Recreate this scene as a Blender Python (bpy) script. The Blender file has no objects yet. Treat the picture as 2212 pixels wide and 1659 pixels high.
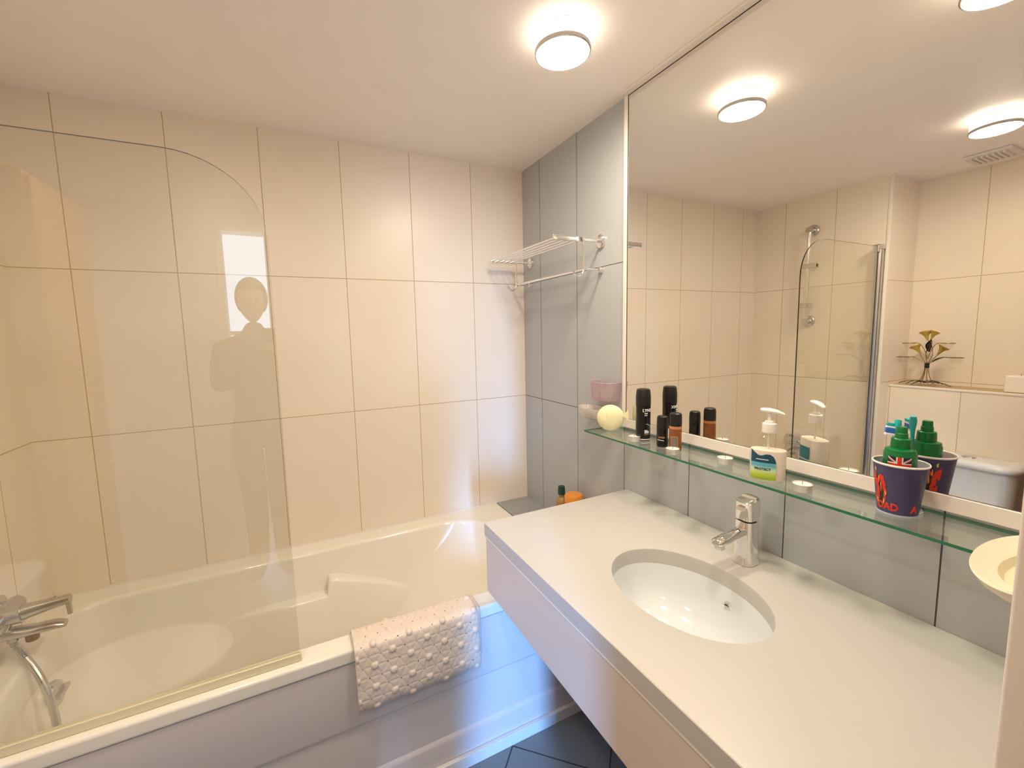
import bpy, bmesh, math, random
from mathutils import Vector, Matrix
random.seed(4)
pi = math.pi
C = bpy.context.scene.collection
sc = bpy.context.scene

# ------------------------------------------------------------------ materials
def new_mat(name):
    m = bpy.data.materials.new(name); m.use_nodes = True
    return m, m.node_tree.nodes, m.node_tree.links

def pbr(name, col, rough=.5, metal=0., var=0., scale=8., bump=0., bscale=60., **kw):
    m, N, L = new_mat(name)
    b = N['Principled BSDF']
    b.inputs['Roughness'].default_value = rough
    b.inputs['Metallic'].default_value = metal
    for k, v in kw.items():
        b.inputs[k.replace('_', ' ')].default_value = v
    geo = N.new('ShaderNodeNewGeometry')
    nz = N.new('ShaderNodeTexNoise'); nz.inputs['Scale'].default_value = scale
    L.new(geo.outputs['Position'], nz.inputs['Vector'])
    mx = N.new('ShaderNodeMix'); mx.data_type = 'RGBA'
    mx.inputs[6].default_value = (*[c * (1 - var) for c in col], 1)
    mx.inputs[7].default_value = (*[min(1, c * (1 + var)) for c in col], 1)
    L.new(nz.outputs['Fac'], mx.inputs[0]); L.new(mx.outputs[2], b.inputs['Base Color'])
    if bump:
        n2 = N.new('ShaderNodeTexNoise'); n2.inputs['Scale'].default_value = bscale
        L.new(geo.outputs['Position'], n2.inputs['Vector'])
        bp = N.new('ShaderNodeBump'); bp.inputs['Strength'].default_value = bump; bp.inputs['Distance'].default_value = .002
        L.new(n2.outputs['Fac'], bp.inputs['Height']); L.new(bp.outputs['Normal'], b.inputs['Normal'])
    return m

def math_node(N, L, op, a, b=None, c=None):
    n = N.new('ShaderNodeMath'); n.operation = op
    for i, v in enumerate((a, b, c)):
        if v is None: continue
        if isinstance(v, (int, float)): n.inputs[i].default_value = v
        else: L.new(v, n.inputs[i])
    return n.outputs[0]

def tile_mat(name, col, grout, au, u0, pu, v0, pv, w=.003, rough=.33, diag=False, av='Z', var=.03, w2=None):
    """rectangular tiles laid on world axes au (across) and av (up), grout lines at u0+k*pu, v0+k*pv"""
    m, N, L = new_mat(name)
    b = N['Principled BSDF']; b.inputs['Roughness'].default_value = rough
    geo = N.new('ShaderNodeNewGeometry'); sp = N.new('ShaderNodeSeparateXYZ')
    if diag:
        rt = N.new('ShaderNodeVectorRotate'); rt.rotation_type = 'Z_AXIS'; rt.inputs['Angle'].default_value = pi / 4
        L.new(geo.outputs['Position'], rt.inputs['Vector']); L.new(rt.outputs['Vector'], sp.inputs[0])
    else:
        L.new(geo.outputs['Position'], sp.inputs[0])
    def line(ax, o, p, ww):
        s = math_node(N, L, 'SUBTRACT', sp.outputs[ax], o)
        q = math_node(N, L, 'PINGPONG', s, p / 2)
        return math_node(N, L, 'LESS_THAN', q, ww / 2), math_node(N, L, 'FLOOR', math_node(N, L, 'DIVIDE', s, p))
    lu, iu = line(au, u0, pu, w2 or w); lv, iv = line(av, v0, pv, w)
    mask = math_node(N, L, 'MAXIMUM', lu, lv)
    nz = N.new('ShaderNodeTexNoise'); nz.inputs['Scale'].default_value = 5
    L.new(geo.outputs['Position'], nz.inputs['Vector'])
    cmb = N.new('ShaderNodeCombineXYZ'); L.new(iu, cmb.inputs[0]); L.new(iv, cmb.inputs[1])
    wn = N.new('ShaderNodeTexWhiteNoise'); L.new(cmb.outputs[0], wn.inputs['Vector'])
    fac = math_node(N, L, 'MULTIPLY_ADD', nz.outputs['Fac'], .6, math_node(N, L, 'MULTIPLY', wn.outputs['Value'], .4))
    mx = N.new('ShaderNodeMix'); mx.data_type = 'RGBA'
    mx.inputs[6].default_value = (*[c * (1 - var) for c in col], 1)
    mx.inputs[7].default_value = (*[min(1, c * (1 + var)) for c in col], 1)
    L.new(fac, mx.inputs[0])
    m2 = N.new('ShaderNodeMix'); m2.data_type = 'RGBA'; m2.inputs[7].default_value = (*grout, 1)
    L.new(mask, m2.inputs[0]); L.new(mx.outputs[2], m2.inputs[6]); L.new(m2.outputs[2], b.inputs['Base Color'])
    r = math_node(N, L, 'MULTIPLY_ADD', mask, .6, rough); L.new(r, b.inputs['Roughness'])
    bp = N.new('ShaderNodeBump'); bp.invert = True; bp.inputs['Strength'].default_value = .5; bp.inputs['Distance'].default_value = .0015
    L.new(mask, bp.inputs['Height']); L.new(bp.outputs['Normal'], b.inputs['Normal'])
    return m

def thin_glass(name, tint, rough=0., ior=1.5, milk=None, milk_f=0.):
    m, N, L = new_mat(name)
    N.remove(N['Principled BSDF']); out = N['Material Output']
    tr = N.new('ShaderNodeBsdfTransparent'); tr.inputs[0].default_value = (*tint, 1)
    gl = N.new('ShaderNodeBsdfGlossy'); gl.inputs['Roughness'].default_value = rough; gl.inputs['Color'].default_value = (1, 1, 1, 1)
    geo = N.new('ShaderNodeNewGeometry'); dt = N.new('ShaderNodeVectorMath'); dt.operation = 'DOT_PRODUCT'
    L.new(geo.outputs['Normal'], dt.inputs[0]); L.new(geo.outputs['Incoming'], dt.inputs[1])
    k = math_node(N, L, 'SUBTRACT', 1.0, math_node(N, L, 'ABSOLUTE', dt.outputs['Value']))
    f0 = ((ior-1)/(ior+1))**2
    fres = math_node(N, L, 'MULTIPLY_ADD', math_node(N, L, 'POWER', k, 5.0), 1-f0, f0)   # Schlick, thin pane
    mx = N.new('ShaderNodeMixShader')
    L.new(fres, mx.inputs[0]); L.new(gl.outputs[0], mx.inputs[2])
    if milk:
        df = N.new('ShaderNodeBsdfDiffuse'); df.inputs[0].default_value = (*milk, 1)
        m0 = N.new('ShaderNodeMixShader'); m0.inputs[0].default_value = milk_f
        L.new(tr.outputs[0], m0.inputs[1]); L.new(df.outputs[0], m0.inputs[2]); L.new(m0.outputs[0], mx.inputs[1])
    else:
        L.new(tr.outputs[0], mx.inputs[1])
    L.new(mx.outputs[0], out.inputs['Surface'])
    return m

def emis(name, col, s):
    m, N, L = new_mat(name); b = N['Principled BSDF']
    b.inputs['Emission Color'].default_value = (*col, 1); b.inputs['Emission Strength'].default_value = s
    b.inputs['Base Color'].default_value = (.9, .9, .9, 1); b.inputs['Roughness'].default_value = .4
    return m

CREAM = (.84, .745, .62); GROUT = (.50, .385, .22)
Z1, TH = 1.1194, .5894
M = {}
M['tile_back'] = tile_mat('cream_tile_back', CREAM, GROUT, 'X', -.288, .3, Z1, TH, w=.003)
M['tile_left'] = tile_mat('cream_tile_left', CREAM, GROUT, 'Y', -.20, .3, Z1, TH, w=.003)
M['tile_recess'] = tile_mat('cream_tile_recess', CREAM, GROUT, 'Y', -1.055, .3, Z1, TH, w=.003)
M['tile_boxing'] = tile_mat('cream_tile_boxing', CREAM, GROUT, 'Y', -1.08, .3, 1.10, .6, w=.003)
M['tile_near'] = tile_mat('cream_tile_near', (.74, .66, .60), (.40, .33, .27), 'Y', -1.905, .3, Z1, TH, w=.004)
M['tile_grey'] = tile_mat('grey_tile', (.44, .46, .48), (.05, .055, .06), 'Y', -.171, .3, Z1, TH, w=.0028, rough=.2)
M['tile_ledge'] = tile_mat('grey_ledge_tile', (.33, .34, .34), (.10, .10, .10), 'Y', -.171, .3, 5, 9, w=.002, rough=.3)
M['floor'] = tile_mat('slate_floor_tile', (.20, .225, .235), (.05, .055, .06), 'X', -.81, .333, .41, .333, w=.005, rough=.3, diag=True, av='Y')
M['hall_floor'] = pbr('hall_floor', (.45, .36, .27), .5, var=.1)
M['ceiling'] = pbr('ceiling_paint', (.93, .885, .85), .6, var=.02)
M['paint'] = pbr('hall_paint', (.80, .78, .76), .7, var=.02)
M['white'] = pbr('white_gloss', (.80, .78, .74), .2)
M['trimwhite'] = pbr('white_trim', (.82, .76, .68), .35)
M['frame'] = pbr('mirror_frame_white', (.80, .74, .68), .3)
M['acrylic'] = pbr('bath_acrylic', (.86, .82, .74), .12, Coat_Weight=.3)
M['panel'] = pbr('bath_panel', (.72, .66, .66), .35)
M['plinth'] = pbr('plinth_white', (.80, .80, .80), .3)
M['quartz'] = pbr('quartz_worktop', (.54, .52, .49), .25, var=.05, scale=260)
M['fascia'] = pbr('vanity_fascia', (.68, .575, .50), .4, var=.01)
M['ceramic'] = pbr('white_ceramic', (.70, .73, .75), .08, Coat_Weight=.5)
M['chrome'] = pbr('chrome', (.86, .84, .82), .06, 1., var=.02)
M['satin'] = pbr('satin_chrome', (.62, .60, .58), .22, 1.)
M['dark'] = pbr('dark_rubber', (.02, .02, .02), .5)
M['black'] = pbr('black_plastic', (.006, .006, .006), .25)
M['blackcap'] = pbr('black_cap', (.008, .008, .008), .4)
M['mirror'] = pbr('mirror_silver', (.90, .90, .87), 0., 1., var=0.)
M['screen'] = thin_glass('screen_glass', (.955, .955, .925), ior=1.65)
M['edge'] = pbr('glass_edge_green', (.02, .17, .09), .15)
M['screen_edge'] = pbr('screen_edge', (.03, .03, .02), .3)
M['shelf'] = thin_glass('shelf_glass', (.93, .972, .95))
M['clear'] = thin_glass('clear_plastic', (.95, .94, .91), .02)
M['pink'] = thin_glass('pink_plastic', (.90, .78, .82), .1, milk=(.72, .60, .63), milk_f=.40)
M['frost'] = thin_glass('frosted_plastic', (.9, .88, .86), .2, milk=(.78, .74, .72), milk_f=.5)
M['liquid'] = pbr('pearly_soap', (.86, .80, .74), .3)
M['whiteplastic'] = pbr('white_plastic', (.86, .82, .78), .3)
M['wax'] = pbr('candle_wax', (.88, .82, .74), .35, Subsurface_Weight=.2)
M['alu'] = pbr('tealight_cup', (.75, .70, .68), .35, .6)
M['mat'] = pbr('bath_mat_vinyl', (.74, .64, .56), .4)
M['mathole'] = pbr('mat_hole', (.06, .04, .04), .8)
M['yellow'] = pbr('pale_yellow_soap', (.84, .80, .50), .5, var=.04, scale=60)
M['orange'] = pbr('orange_plastic', (.75, .27, .03), .35)
M['amber'] = thin_glass('amber_plastic', (.75, .55, .25), .05, milk=(.55, .36, .12), milk_f=.5)
M['capgreen'] = pbr('dark_green_cap', (.01, .05, .04), .4)
M['cup'] = pbr('purple_cup', (.062, .052, .15), .35)
M['cupin'] = pbr('cup_inside', (.55, .52, .62), .5)
M['cupbase'] = pbr('cup_base', (.45, .50, .62), .3)
M['red'] = pbr('print_red', (.70, .03, .01), .45)
M['orangep'] = pbr('print_orange', (.85, .22, .02), .45)
M['yellowp'] = pbr('print_yellow', (.80, .60, .05), .45)
M['darkp'] = pbr('print_dark', (.02, .012, .015), .5)
M['green'] = pbr('green_plastic', (.0, .15, .035), .25)
M['teal'] = pbr('teal_plastic', (.02, .42, .45), .25)
M['bristle'] = pbr('white_bristle', (.82, .85, .9), .6)
M['bluebristle'] = pbr('blue_bristle', (.03, .14, .55), .6)
M['print'] = pbr('print_white', (.82, .82, .82), .5)
M['printgrey'] = pbr('print_grey', (.16, .15, .13), .5)
M['brown'] = pbr('bronze_can', (.30, .11, .035), .3, .5)
M['copper'] = pbr('copper_band', (.62, .27, .10), .3, .3)
M['tealprint'] = pbr('teal_label', (.01, .16, .20), .5)
M['cream'] = pbr('cream_plastic', (.80, .76, .60), .3)
M['creamin'] = pbr('cream_recess', (.72, .66, .46), .35)
M['brass'] = pbr('aged_brass', (.28, .18, .06), .35, .8, var=.3, scale=40)
M['leaf'] = pbr('dark_leaf_metal', (.035, .03, .02), .4, .6)
M['petal'] = pbr('gold_petal', (.60, .42, .08), .4, .5, var=.2, scale=50)
M['wood'] = pbr('brown_wood', (.42, .20, .08), .4, var=.12, scale=14)
M['vent'] = pbr('vent_plastic', (.74, .70, .66), .4)
M['lamp'] = emis('lamp_glass', (1, .865, .69), 116)
M['lampside'] = emis('lamp_glass_side', (1, .865, .69), 4.5)
M['skin'] = pbr('skin', (.55, .33, .24), .5)
M['shirt'] = pbr('dark_shirt', (.10, .09, .10), .8)
M['jeans'] = pbr('dark_jeans', (.04, .05, .09), .8)
M['hair'] = pbr('dark_hair', (.03, .02, .015), .6)
M['curtain'] = pbr('curtain', (.6, .6, .62), .8)

# soap label: navy top, sky blue middle, lime bottom - printed colours by height
def label_mat():
    m, N, L = new_mat('soap_label'); b = N['Principled BSDF']; b.inputs['Roughness'].default_value = .4
    tc = N.new('ShaderNodeTexCoord'); sp = N.new('ShaderNodeSeparateXYZ'); L.new(tc.outputs['Object'], sp.inputs[0])
    r = N.new('ShaderNodeValToRGB'); e = r.color_ramp.elements
    f = math_node(N, L, 'DIVIDE', sp.outputs[2], .08); L.new(f, r.inputs[0])
    e[0].position = .14; e[0].color = (.30, .48, .01, 1)
    e[1].position = .30; e[1].color = (.55, .68, .12, 1)
    for p, c in ((.40, (.55, .78, .55, 1)), (.52, (.10, .42, .55, 1)), (.61, (.14, .45, .62, 1)), (.615, (.006, .07, .13, 1)), (.95, (.006, .07, .13, 1))):
        q = e.new(p); q.color = c
    L.new(r.outputs[0], b.inputs['Base Color'])
    return m
M['label'] = label_mat()

# ------------------------------------------------------------------ mesh helpers
def finish(name, bm, m, parent=None, smooth=False, loc=None, bevel=0., bseg=2, angle=40):
    bmesh.ops.recalc_face_normals(bm, faces=bm.faces)
    me = bpy.data.meshes.new(name); bm.to_mesh(me); bm.free()
    o = bpy.data.objects.new(name, me); C.objects.link(o)
    for mm in (m if isinstance(m, (list, tuple)) else [m]): me.materials.append(M[mm] if isinstance(mm, str) else mm)
    if smooth:
        for p in me.polygons: p.use_smooth = True
        me.set_sharp_from_angle(angle=math.radians(angle))
    if bevel:
        b = o.modifiers.new('b', 'BEVEL'); b.width = bevel; b.segments = bseg; b.limit_method = 'ANGLE'; b.angle_limit = math.radians(35)
        if not smooth:
            for p in me.polygons: p.use_smooth = True
            w = o.modifiers.new('w', 'WEIGHTED_NORMAL'); w.keep_sharp = True
    if parent: o.parent = parent
    if loc is not None: o.location = loc
    return o

def box(bm, a, b, mi=0, mat=None):
    x0, y0, z0 = a; x1, y1, z1 = b
    v = [bm.verts.new(p) for p in ((x0,y0,z0),(x1,y0,z0),(x1,y1,z0),(x0,y1,z0),(x0,y0,z1),(x1,y0,z1),(x1,y1,z1),(x0,y1,z1))]
    if mat is not None:
        for q in v: q.co = mat @ q.co
    for f in ((0,3,2,1),(4,5,6,7),(0,1,5,4),(1,2,6,5),(2,3,7,6),(3,0,4,7)):
        fc = bm.faces.new([v[i] for i in f]); fc.material_index = mi
    return v

def lathe(bm, prof, n=32, c=(0,0,0), sx=1., sy=1., mi=0, mat=None, cap=True):
    rings = []
    for r, z in prof:
        ring = []
        if r < 1e-6:
            p = Vector((c[0], c[1], c[2]+z)); ring = [bm.verts.new(mat @ p if mat else p)]
        else:
            for i in range(n):
                t = 2*pi*i/n
                p = Vector((c[0]+r*math.cos(t)*sx, c[1]+r*math.sin(t)*sy, c[2]+z))
                ring.append(bm.verts.new(mat @ p if mat else p))
        rings.append(ring)
    for a, b in zip(rings, rings[1:]):
        for i in range(n):
            j = (i+1) % n
            if len(a) == 1 and len(b) == 1: continue
            if len(a) == 1: f = bm.faces.new((a[0], b[i], b[j]))
            elif len(b) == 1: f = bm.faces.new((a[i], a[j], b[0]))
            else: f = bm.faces.new((a[i], a[j], b[j], b[i]))
            f.material_index = mi
    if cap:
        for ring in (rings[0], rings[-1]):
            if len(ring) > 1:
                f = bm.faces.new(ring); f.material_index = mi
    return rings

def tube(bm, pts, r, n=12, mi=0, cap=True):
    pts = [Vector(p) for p in pts]
    rs = r if isinstance(r, (list, tuple)) else [r]*len(pts)
    rings = []; up = None
    for i, p in enumerate(pts):
        t = (pts[min(i+1, len(pts)-1)] - pts[max(i-1, 0)]).normalized()
        if up is None:
            up = Vector((0,0,1)) if abs(t.z) < .9 else Vector((1,0,0))
        s = t.cross(up).normalized(); up = s.cross(t).normalized()
        rings.append([bm.verts.new(p + (s*math.cos(2*pi*k/n) + up*math.sin(2*pi*k/n))*rs[i]) for k in range(n)])
    for a, b in zip(rings, rings[1:]):
        for k in range(n):
            f = bm.faces.new((a[k], a[(k+1)%n], b[(k+1)%n], b[k])); f.material_index = mi
    if cap:
        for q in (rings[0], rings[-1]):
            f = bm.faces.new(q); f.material_index = mi

def bez(p0, p1, p2, p3, n=14):
    P = [Vector(p) for p in (p0, p1, p2, p3)]
    return [((1-t)**3)*P[0] + 3*t*(1-t)**2*P[1] + 3*t*t*(1-t)*P[2] + t**3*P[3] for t in [i/n for i in range(n+1)]]

def rrect(x0, x1, y0, y1, rl, rr, nc=12, ne=60):
    """rounded rectangle, rl radius at x0 end, rr at x1 end, counter-clockwise, fixed count"""
    pts = []
    cs = [(x1-rr, y0+rr, rr, -pi/2), (x1-rr, y1-rr, rr, 0), (x0+rl, y1-rl, rl, pi/2), (x0+rl, y0+rl, rl, pi)]
    for k, (cx, cy, r, a) in enumerate(cs):
        arc = [(cx+r*math.cos(a+pi/2*i/nc), cy+r*math.sin(a+pi/2*i/nc)) for i in range(nc+1)]
        pts += arc
        nx = cs[(k+1) % 4]
        q = (nx[0]+nx[2]*math.cos(nx[3]), nx[1]+nx[2]*math.sin(nx[3]))
        n = ne if k in (0, 2) else ne*2
        pts += [(arc[-1][0]+(q[0]-arc[-1][0])*i/n, arc[-1][1]+(q[1]-arc[-1][1])*i/n) for i in range(1, n)]
    return pts

def loft(bm, rings, mi=0, cap0=False, cap1=False):
    R = [[bm.verts.new(p) for p in r] for r in rings]
    n = len(R[0])
    for a, b in zip(R, R[1:]):
        for k in range(n):
            f = bm.faces.new((a[k], a[(k+1)%n], b[(k+1)%n], b[k])); f.material_index = mi
    if cap0: bm.faces.new(R[0]).material_index = mi
    if cap1: bm.faces.new(R[-1]).material_index = mi
    return R

def root(name, label, cat, loc=(0,0,0), group=None, rz=0.):
    o = bpy.data.objects.new(name, None); C.objects.link(o); o.location = loc; o.rotation_euler = (0,0,rz)
    o.empty_display_size = .05
    o['label'] = label; o['category'] = cat
    if group: o['group'] = group
    return o
def tag(o, label, cat, group=None):
    o['label'] = label; o['category'] = cat
    if group: o['group'] = group
    return o
def struct(name, boxes, m, bevel=0.):
    bm = bmesh.new()
    for a, b in boxes: box(bm, a, b)
    o = finish(name, bm, m, bevel=bevel); o['kind'] = 'structure'
    return o
def local(o, parent):
    return o

def text_mesh(s, size, bold=0.):
    cu = bpy.data.curves.new('t', 'FONT'); cu.body = s; cu.size = size; cu.offset = bold; cu.resolution_u = 3
    cu.align_x = 'CENTER'
    ob = bpy.data.objects.new('t', cu); C.objects.link(ob)
    dg = bpy.context.evaluated_depsgraph_get(); dg.update()
    me = bpy.data.meshes.new_from_object(ob.evaluated_get(dg))
    bpy.data.objects.remove(ob); bpy.data.curves.remove(cu)
    return me
def wrap_text(name, s, size, R, z, ang, m, parent, bold=0., sx=1., taper=0.):
    """text wrapped on a cylinder/cone round the parent's axis; ang = direction it faces"""
    me = text_mesh(s, size, bold)
    bm = bmesh.new(); bm.from_mesh(me)
    bmesh.ops.subdivide_edges(bm, edges=[e for e in bm.edges if e.calc_length() > size*.2], cuts=2)
    ex = bmesh.ops.extrude_face_region(bm, geom=bm.faces[:])
    top = {v for v in ex['geom'] if isinstance(v, bmesh.types.BMVert)}
    for v in bm.verts:
        r = R + taper*v.co.y + (.0007 if v in top else -.0003)
        a = ang + v.co.x*sx/R
        v.co = Vector((r*math.cos(a), r*math.sin(a), z + v.co.y))
    return finish(name, bm, m, parent)

# ------------------------------------------------------------------ shell
CEIL = 2.281
LX = -1.944; BX = -2.06; RX = -2.27; EY = -.772; NX = -.625; NY = -1.905; DY = -2.75; HY = -4.5
struct('wall_back', [((RX-.1, 0, 0), (0, .1, CEIL))], 'tile_back')
struct('wall_right', [((0, NY-.1, 0), (.1, .1, CEIL))], 'tile_grey')
struct('wall_left', [((RX-.1, EY, 0), (LX, 0, CEIL))], 'tile_left')
struct('wall_recess', [((RX-.1, DY, 1.10), (RX, EY, CEIL))], 'tile_recess')
struct('wall_boxing', [((RX-.1, DY, 0), (BX, EY, 1.10))], 'tile_boxing')
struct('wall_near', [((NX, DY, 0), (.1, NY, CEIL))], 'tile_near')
struct('wall_door', [((RX-.1, DY-.1, 0), (-1.51, DY, CEIL)), ((-.70, DY-.1, 0), (.1, DY, CEIL)), ((-1.51, DY-.1, 2.17), (-.70, DY, CEIL))], 'paint')
struct('floor', [((RX-.1, DY-.1, -.1), (.1, .1, 0))], 'floor')
struct('floor_hall', [((RX-.1, HY-.1, -.1), (.1, DY-.1, 0))], 'hall_floor')
struct('ceiling', [((RX-.1, DY-.1, CEIL), (.1, .1, CEIL+.1))], 'ceiling')
struct('ceiling_hall', [((RX-.1, HY-.1, 2.7), (.1, DY-.1, 2.8)), ((RX-.1, DY-.11, CEIL+.0), (.1, DY-.1, 2.71))], 'paint')
struct('wall_hall_left', [((RX-.1, HY, 0), (RX, DY-.1, 2.7))], 'paint')
struct('wall_hall_right', [((0, HY, 0), (.1, DY-.1, 2.7))], 'paint')
WX0, WX1, WZ0, WZ1 = -1.95, -1.25, .25, 2.55
struct('wall_hall_back', [((RX-.1, HY-.1, 0), (WX0, HY, 2.7)), ((WX1, HY-.1, 0), (.1, HY, 2.7)), ((WX0, HY-.1, 0), (WX1, HY, WZ0)), ((WX0, HY-.1, WZ1), (WX1, HY, 2.7))], 'paint')
struct('window_1', [((WX0, HY-.07, WZ0), (WX0+.05, HY-.02, WZ1)), ((WX1-.05, HY-.07, WZ0), (WX1, HY-.02, WZ1)), ((-1.76, HY-.07, WZ0), (-1.73, HY-.02, WZ1)),
        ((WX0, HY-.07, WZ0), (WX1, HY-.02, WZ0+.05)), ((WX0, HY-.07, WZ1-.05), (WX1, HY-.02, WZ1)), ((WX0, HY-.07, 1.5), (WX1, HY-.02, 1.54))], 'white')
# door frame
dfm = struct('door_1', [((-1.51, DY-.11, 0), (-1.48, DY+.01, 2.17)), ((-.73, DY-.11, 0), (-.70, DY+.01, 2.17)), ((-1.51, DY-.11, 2.14), (-.70, DY+.01, 2.17))], 'white')
dl = bpy.data.objects.new('door_light_block', None); C.objects.link(dl); dl.location = (-.745, DY+.01, 0); dl['kind'] = 'structure'; dl.rotation_euler = (0, 0, math.radians(90+7))  # unseen open door leaf, added to keep daylight off the apron
bm = bmesh.new(); box(bm, (0, -.02, .008), (.745, .02, 2.13)); finish('door_panel', bm, 'white', dl, bevel=.002)
bm = bmesh.new(); tube(bm, [(.70, .02, 1.0), (.70, .06, 1.0), (.60, .06, 1.0)], .008, 12); tube(bm, [(.70, -.02, 1.0), (.70, -.06, 1.0), (.60, -.06, 1.0)], .008, 12); finish('door_handle', bm, 'satin', dl, smooth=True)
# boxed-in tiled ledge between the bath and the grey wall
struct('wall_ledge', [((-.190, -.744, 0), (0, 0, .550))], 'tile_ledge')
struct('baseboard_bath', [((LX, -.785, 0), (-.0, -.770, .044))], 'plinth', bevel=.002)
struct('trim_1', [((NX-.004, NY-.016, 0), (NX+.02, NY+.004, CEIL))], 'trimwhite', bevel=.003)
struct('trim_2', [((LX-.012, EY-.004, 0), (LX+.004, EY+.012, CEIL))], 'trimwhite', bevel=.002)
struct('trim_3', [((BX-.012, DY, 1.092), (BX+.004, EY-.001, 1.104))], 'trimwhite', bevel=.002)
# silicone bead round the bath
struct('trim_4', [((LX, -.006, .548), (-.19, 0, .556)), ((LX, -.77, .548), (LX+.006, 0, .556))], 'trimwhite')

# ------------------------------------------------------------------ mirror
mr = root('wall_mirror', 'large frameless-looking wall mirror with slim white edging above the glass shelf', 'mirror', (0, -1.35, 1.10))
bm = bmesh.new(); box(bm, (-.010, NY+.001-(-1.35), 1.125-1.10), (-.004, -.790+1.35, 2.272-1.10)); finish('glass', bm, 'mirror', mr)
bm = bmesh.new()
def fr(a, b): box(bm, (a[0], a[1]+1.35, a[2]-1.10), (b[0], b[1]+1.35, b[2]-1.10))
fr((-.014, NY, 1.092), (-.0005, -.772, 1.1235))
fr((-.014, -.7895, 1.1235), (-.0005, -.772, 2.28))
fr((-.034, NY, 2.2725), (-.0005, -.772, 2.2808))
finish('frame', bm, 'frame', mr, bevel=.0015)
bm = bmesh.new(); box(bm, (-.0115, -.7905+1.35, .0235), (-.0105, -.7885+1.35, 1.172)); box(bm, (-.0115, NY+1.351, 1.1715), (-.0105, -.7885+1.35, 1.1735)); finish('edge_seal', bm, 'dark', mr)

# ------------------------------------------------------------------ bathtub
tub = root('bathtub', 'built-in cream-white bath along the tiled wall, with raised armrest', 'bathtub', (-1.067, -.39, 0))
def tl(p): return (p[0]+1.067, p[1]+.39, p[2])
bm = bmesh.new()
rings = []
OX0, OX1, OY0, OY1 = LX+.001, -.192, -.775, -.001
def ring(x0, x1, y0, y1, rl, rr, z): return [tl((x, y, z)) for x, y in rrect(x0, x1, y0, y1, rl, rr)]
rings.append(ring(OX0+.004, OX1-.004, OY0+.004, OY1-.004, .004, .004, .508))
rings.append(ring(OX0, OX1, OY0, OY1, .006, .006, .512))
rings.append(ring(OX0, OX1, OY0, OY1, .006, .006, .516))
rings.append(ring(OX0, OX1, OY0, OY1, .006, .006, .541))
rings.append(ring(OX0, OX1, OY0, OY1, .006, .006, .544))
rings.append(ring(OX0+.001, OX1-.001, OY0+.0015, OY1-.001, .006, .006, .5475))
rings.append(ring(OX0+.003, OX1-.003, OY0+.004, OY1-.003, .008, .008, .5495))
rings.append(ring(OX0+.005, OX1-.005, OY0+.007, OY1-.005, .008, .008, .550))
rings.append(ring(OX0+.009, OX1-.009, OY0+.011, OY1-.009, .008, .008, .550))
rings.append(ring(-1.873, -.294, -.707, -.083, .11, .24, .550))
rings.append(ring(-1.868, -.300, -.702, -.088, .11, .24, .5495))
rings.append(ring(-1.862, -.306, -.696, -.094, .11, .24, .547))
rings.append(ring(-1.858, -.311, -.691, -.099, .11, .24, .540))
nz_ = 56
for k in range(1, nz_+1):
    t = k/nz_; z = .540 - .39*t
    s = t
    x0 = -1.858 + .07*s; x1 = -.311 - .40*s**1.15
    y0 = -.691 + .05*s**1.2; y1 = -.099 - .05*s**1.2
    rg = []
    for x, y in rrect(x0, x1, y0, y1, .11+.03*s, .24-.02*s):
        rg.append(tl((x, y, z)))
    rings.append(rg)
fx = (-1.788, -.711, -.641, -.149)
for q in range(1, 7):
    a = q/6*pi/2
    i = .05*math.sin(a)**1; dz = .04*(1-math.cos(a))
    rings.append(ring(fx[0]+i*.8, fx[1]-i*1.6, fx[2]+i, fx[3]-i, .13, .19, .150-.02*math.sin(a)-dz*.1))
rings.append(ring(-1.40, -1.2, -.42, -.36, .02, .02, .122))
loft(bm, rings, cap1=True)
finish('tub_shell', bm, 'acrylic', tub, smooth=True, angle=50)
def y_wall(x, z): return -.099-.05*max(0, (.540-z)/.39)**1.2
topl = [(-1.46, .330, .0), (-1.40, .362, .010), (-1.30, .374, .034), (-1.20, .376, .048), (-1.064, .377, .050), (-1.058, .379, .050), (-1.050, .432, .050), (-1.044, .438, .050), (-1.02, .436, .050), (-.95, .412, .049), (-.88, .386, .045), (-.80, .350, .034), (-.72, .305, .016), (-.66, .27, .0)]
bm = bmesh.new(); rows = []
for x, z, d in topl:
    yw = y_wall(x, z); yf = yw-d
    row = [(x, yw+.012, z+.004), (x, yw-d*.5, z+.001), (x, yf+min(.008, d*.3), z), (x, yf+min(.002, d*.1), z-.003), (x, yf, z-.010)]
    for k in range(1, 8):
        zz = z-.010-(z-.150)*k/7; row.append((x, y_wall(x, zz)-d*(1-.9*(k/7)**2), zz))
    row.append((x, y_wall(x, .15)+.02, .148))
    rows.append([bm.verts.new(tl(p)) for p in row])
for a, b in zip(rows, rows[1:]):
    for k in range(len(a)-1): bm.faces.new((a[k], b[k], b[k+1], a[k+1]))
finish('armrest', bm, 'acrylic', tub, smooth=True, angle=50)
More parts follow.
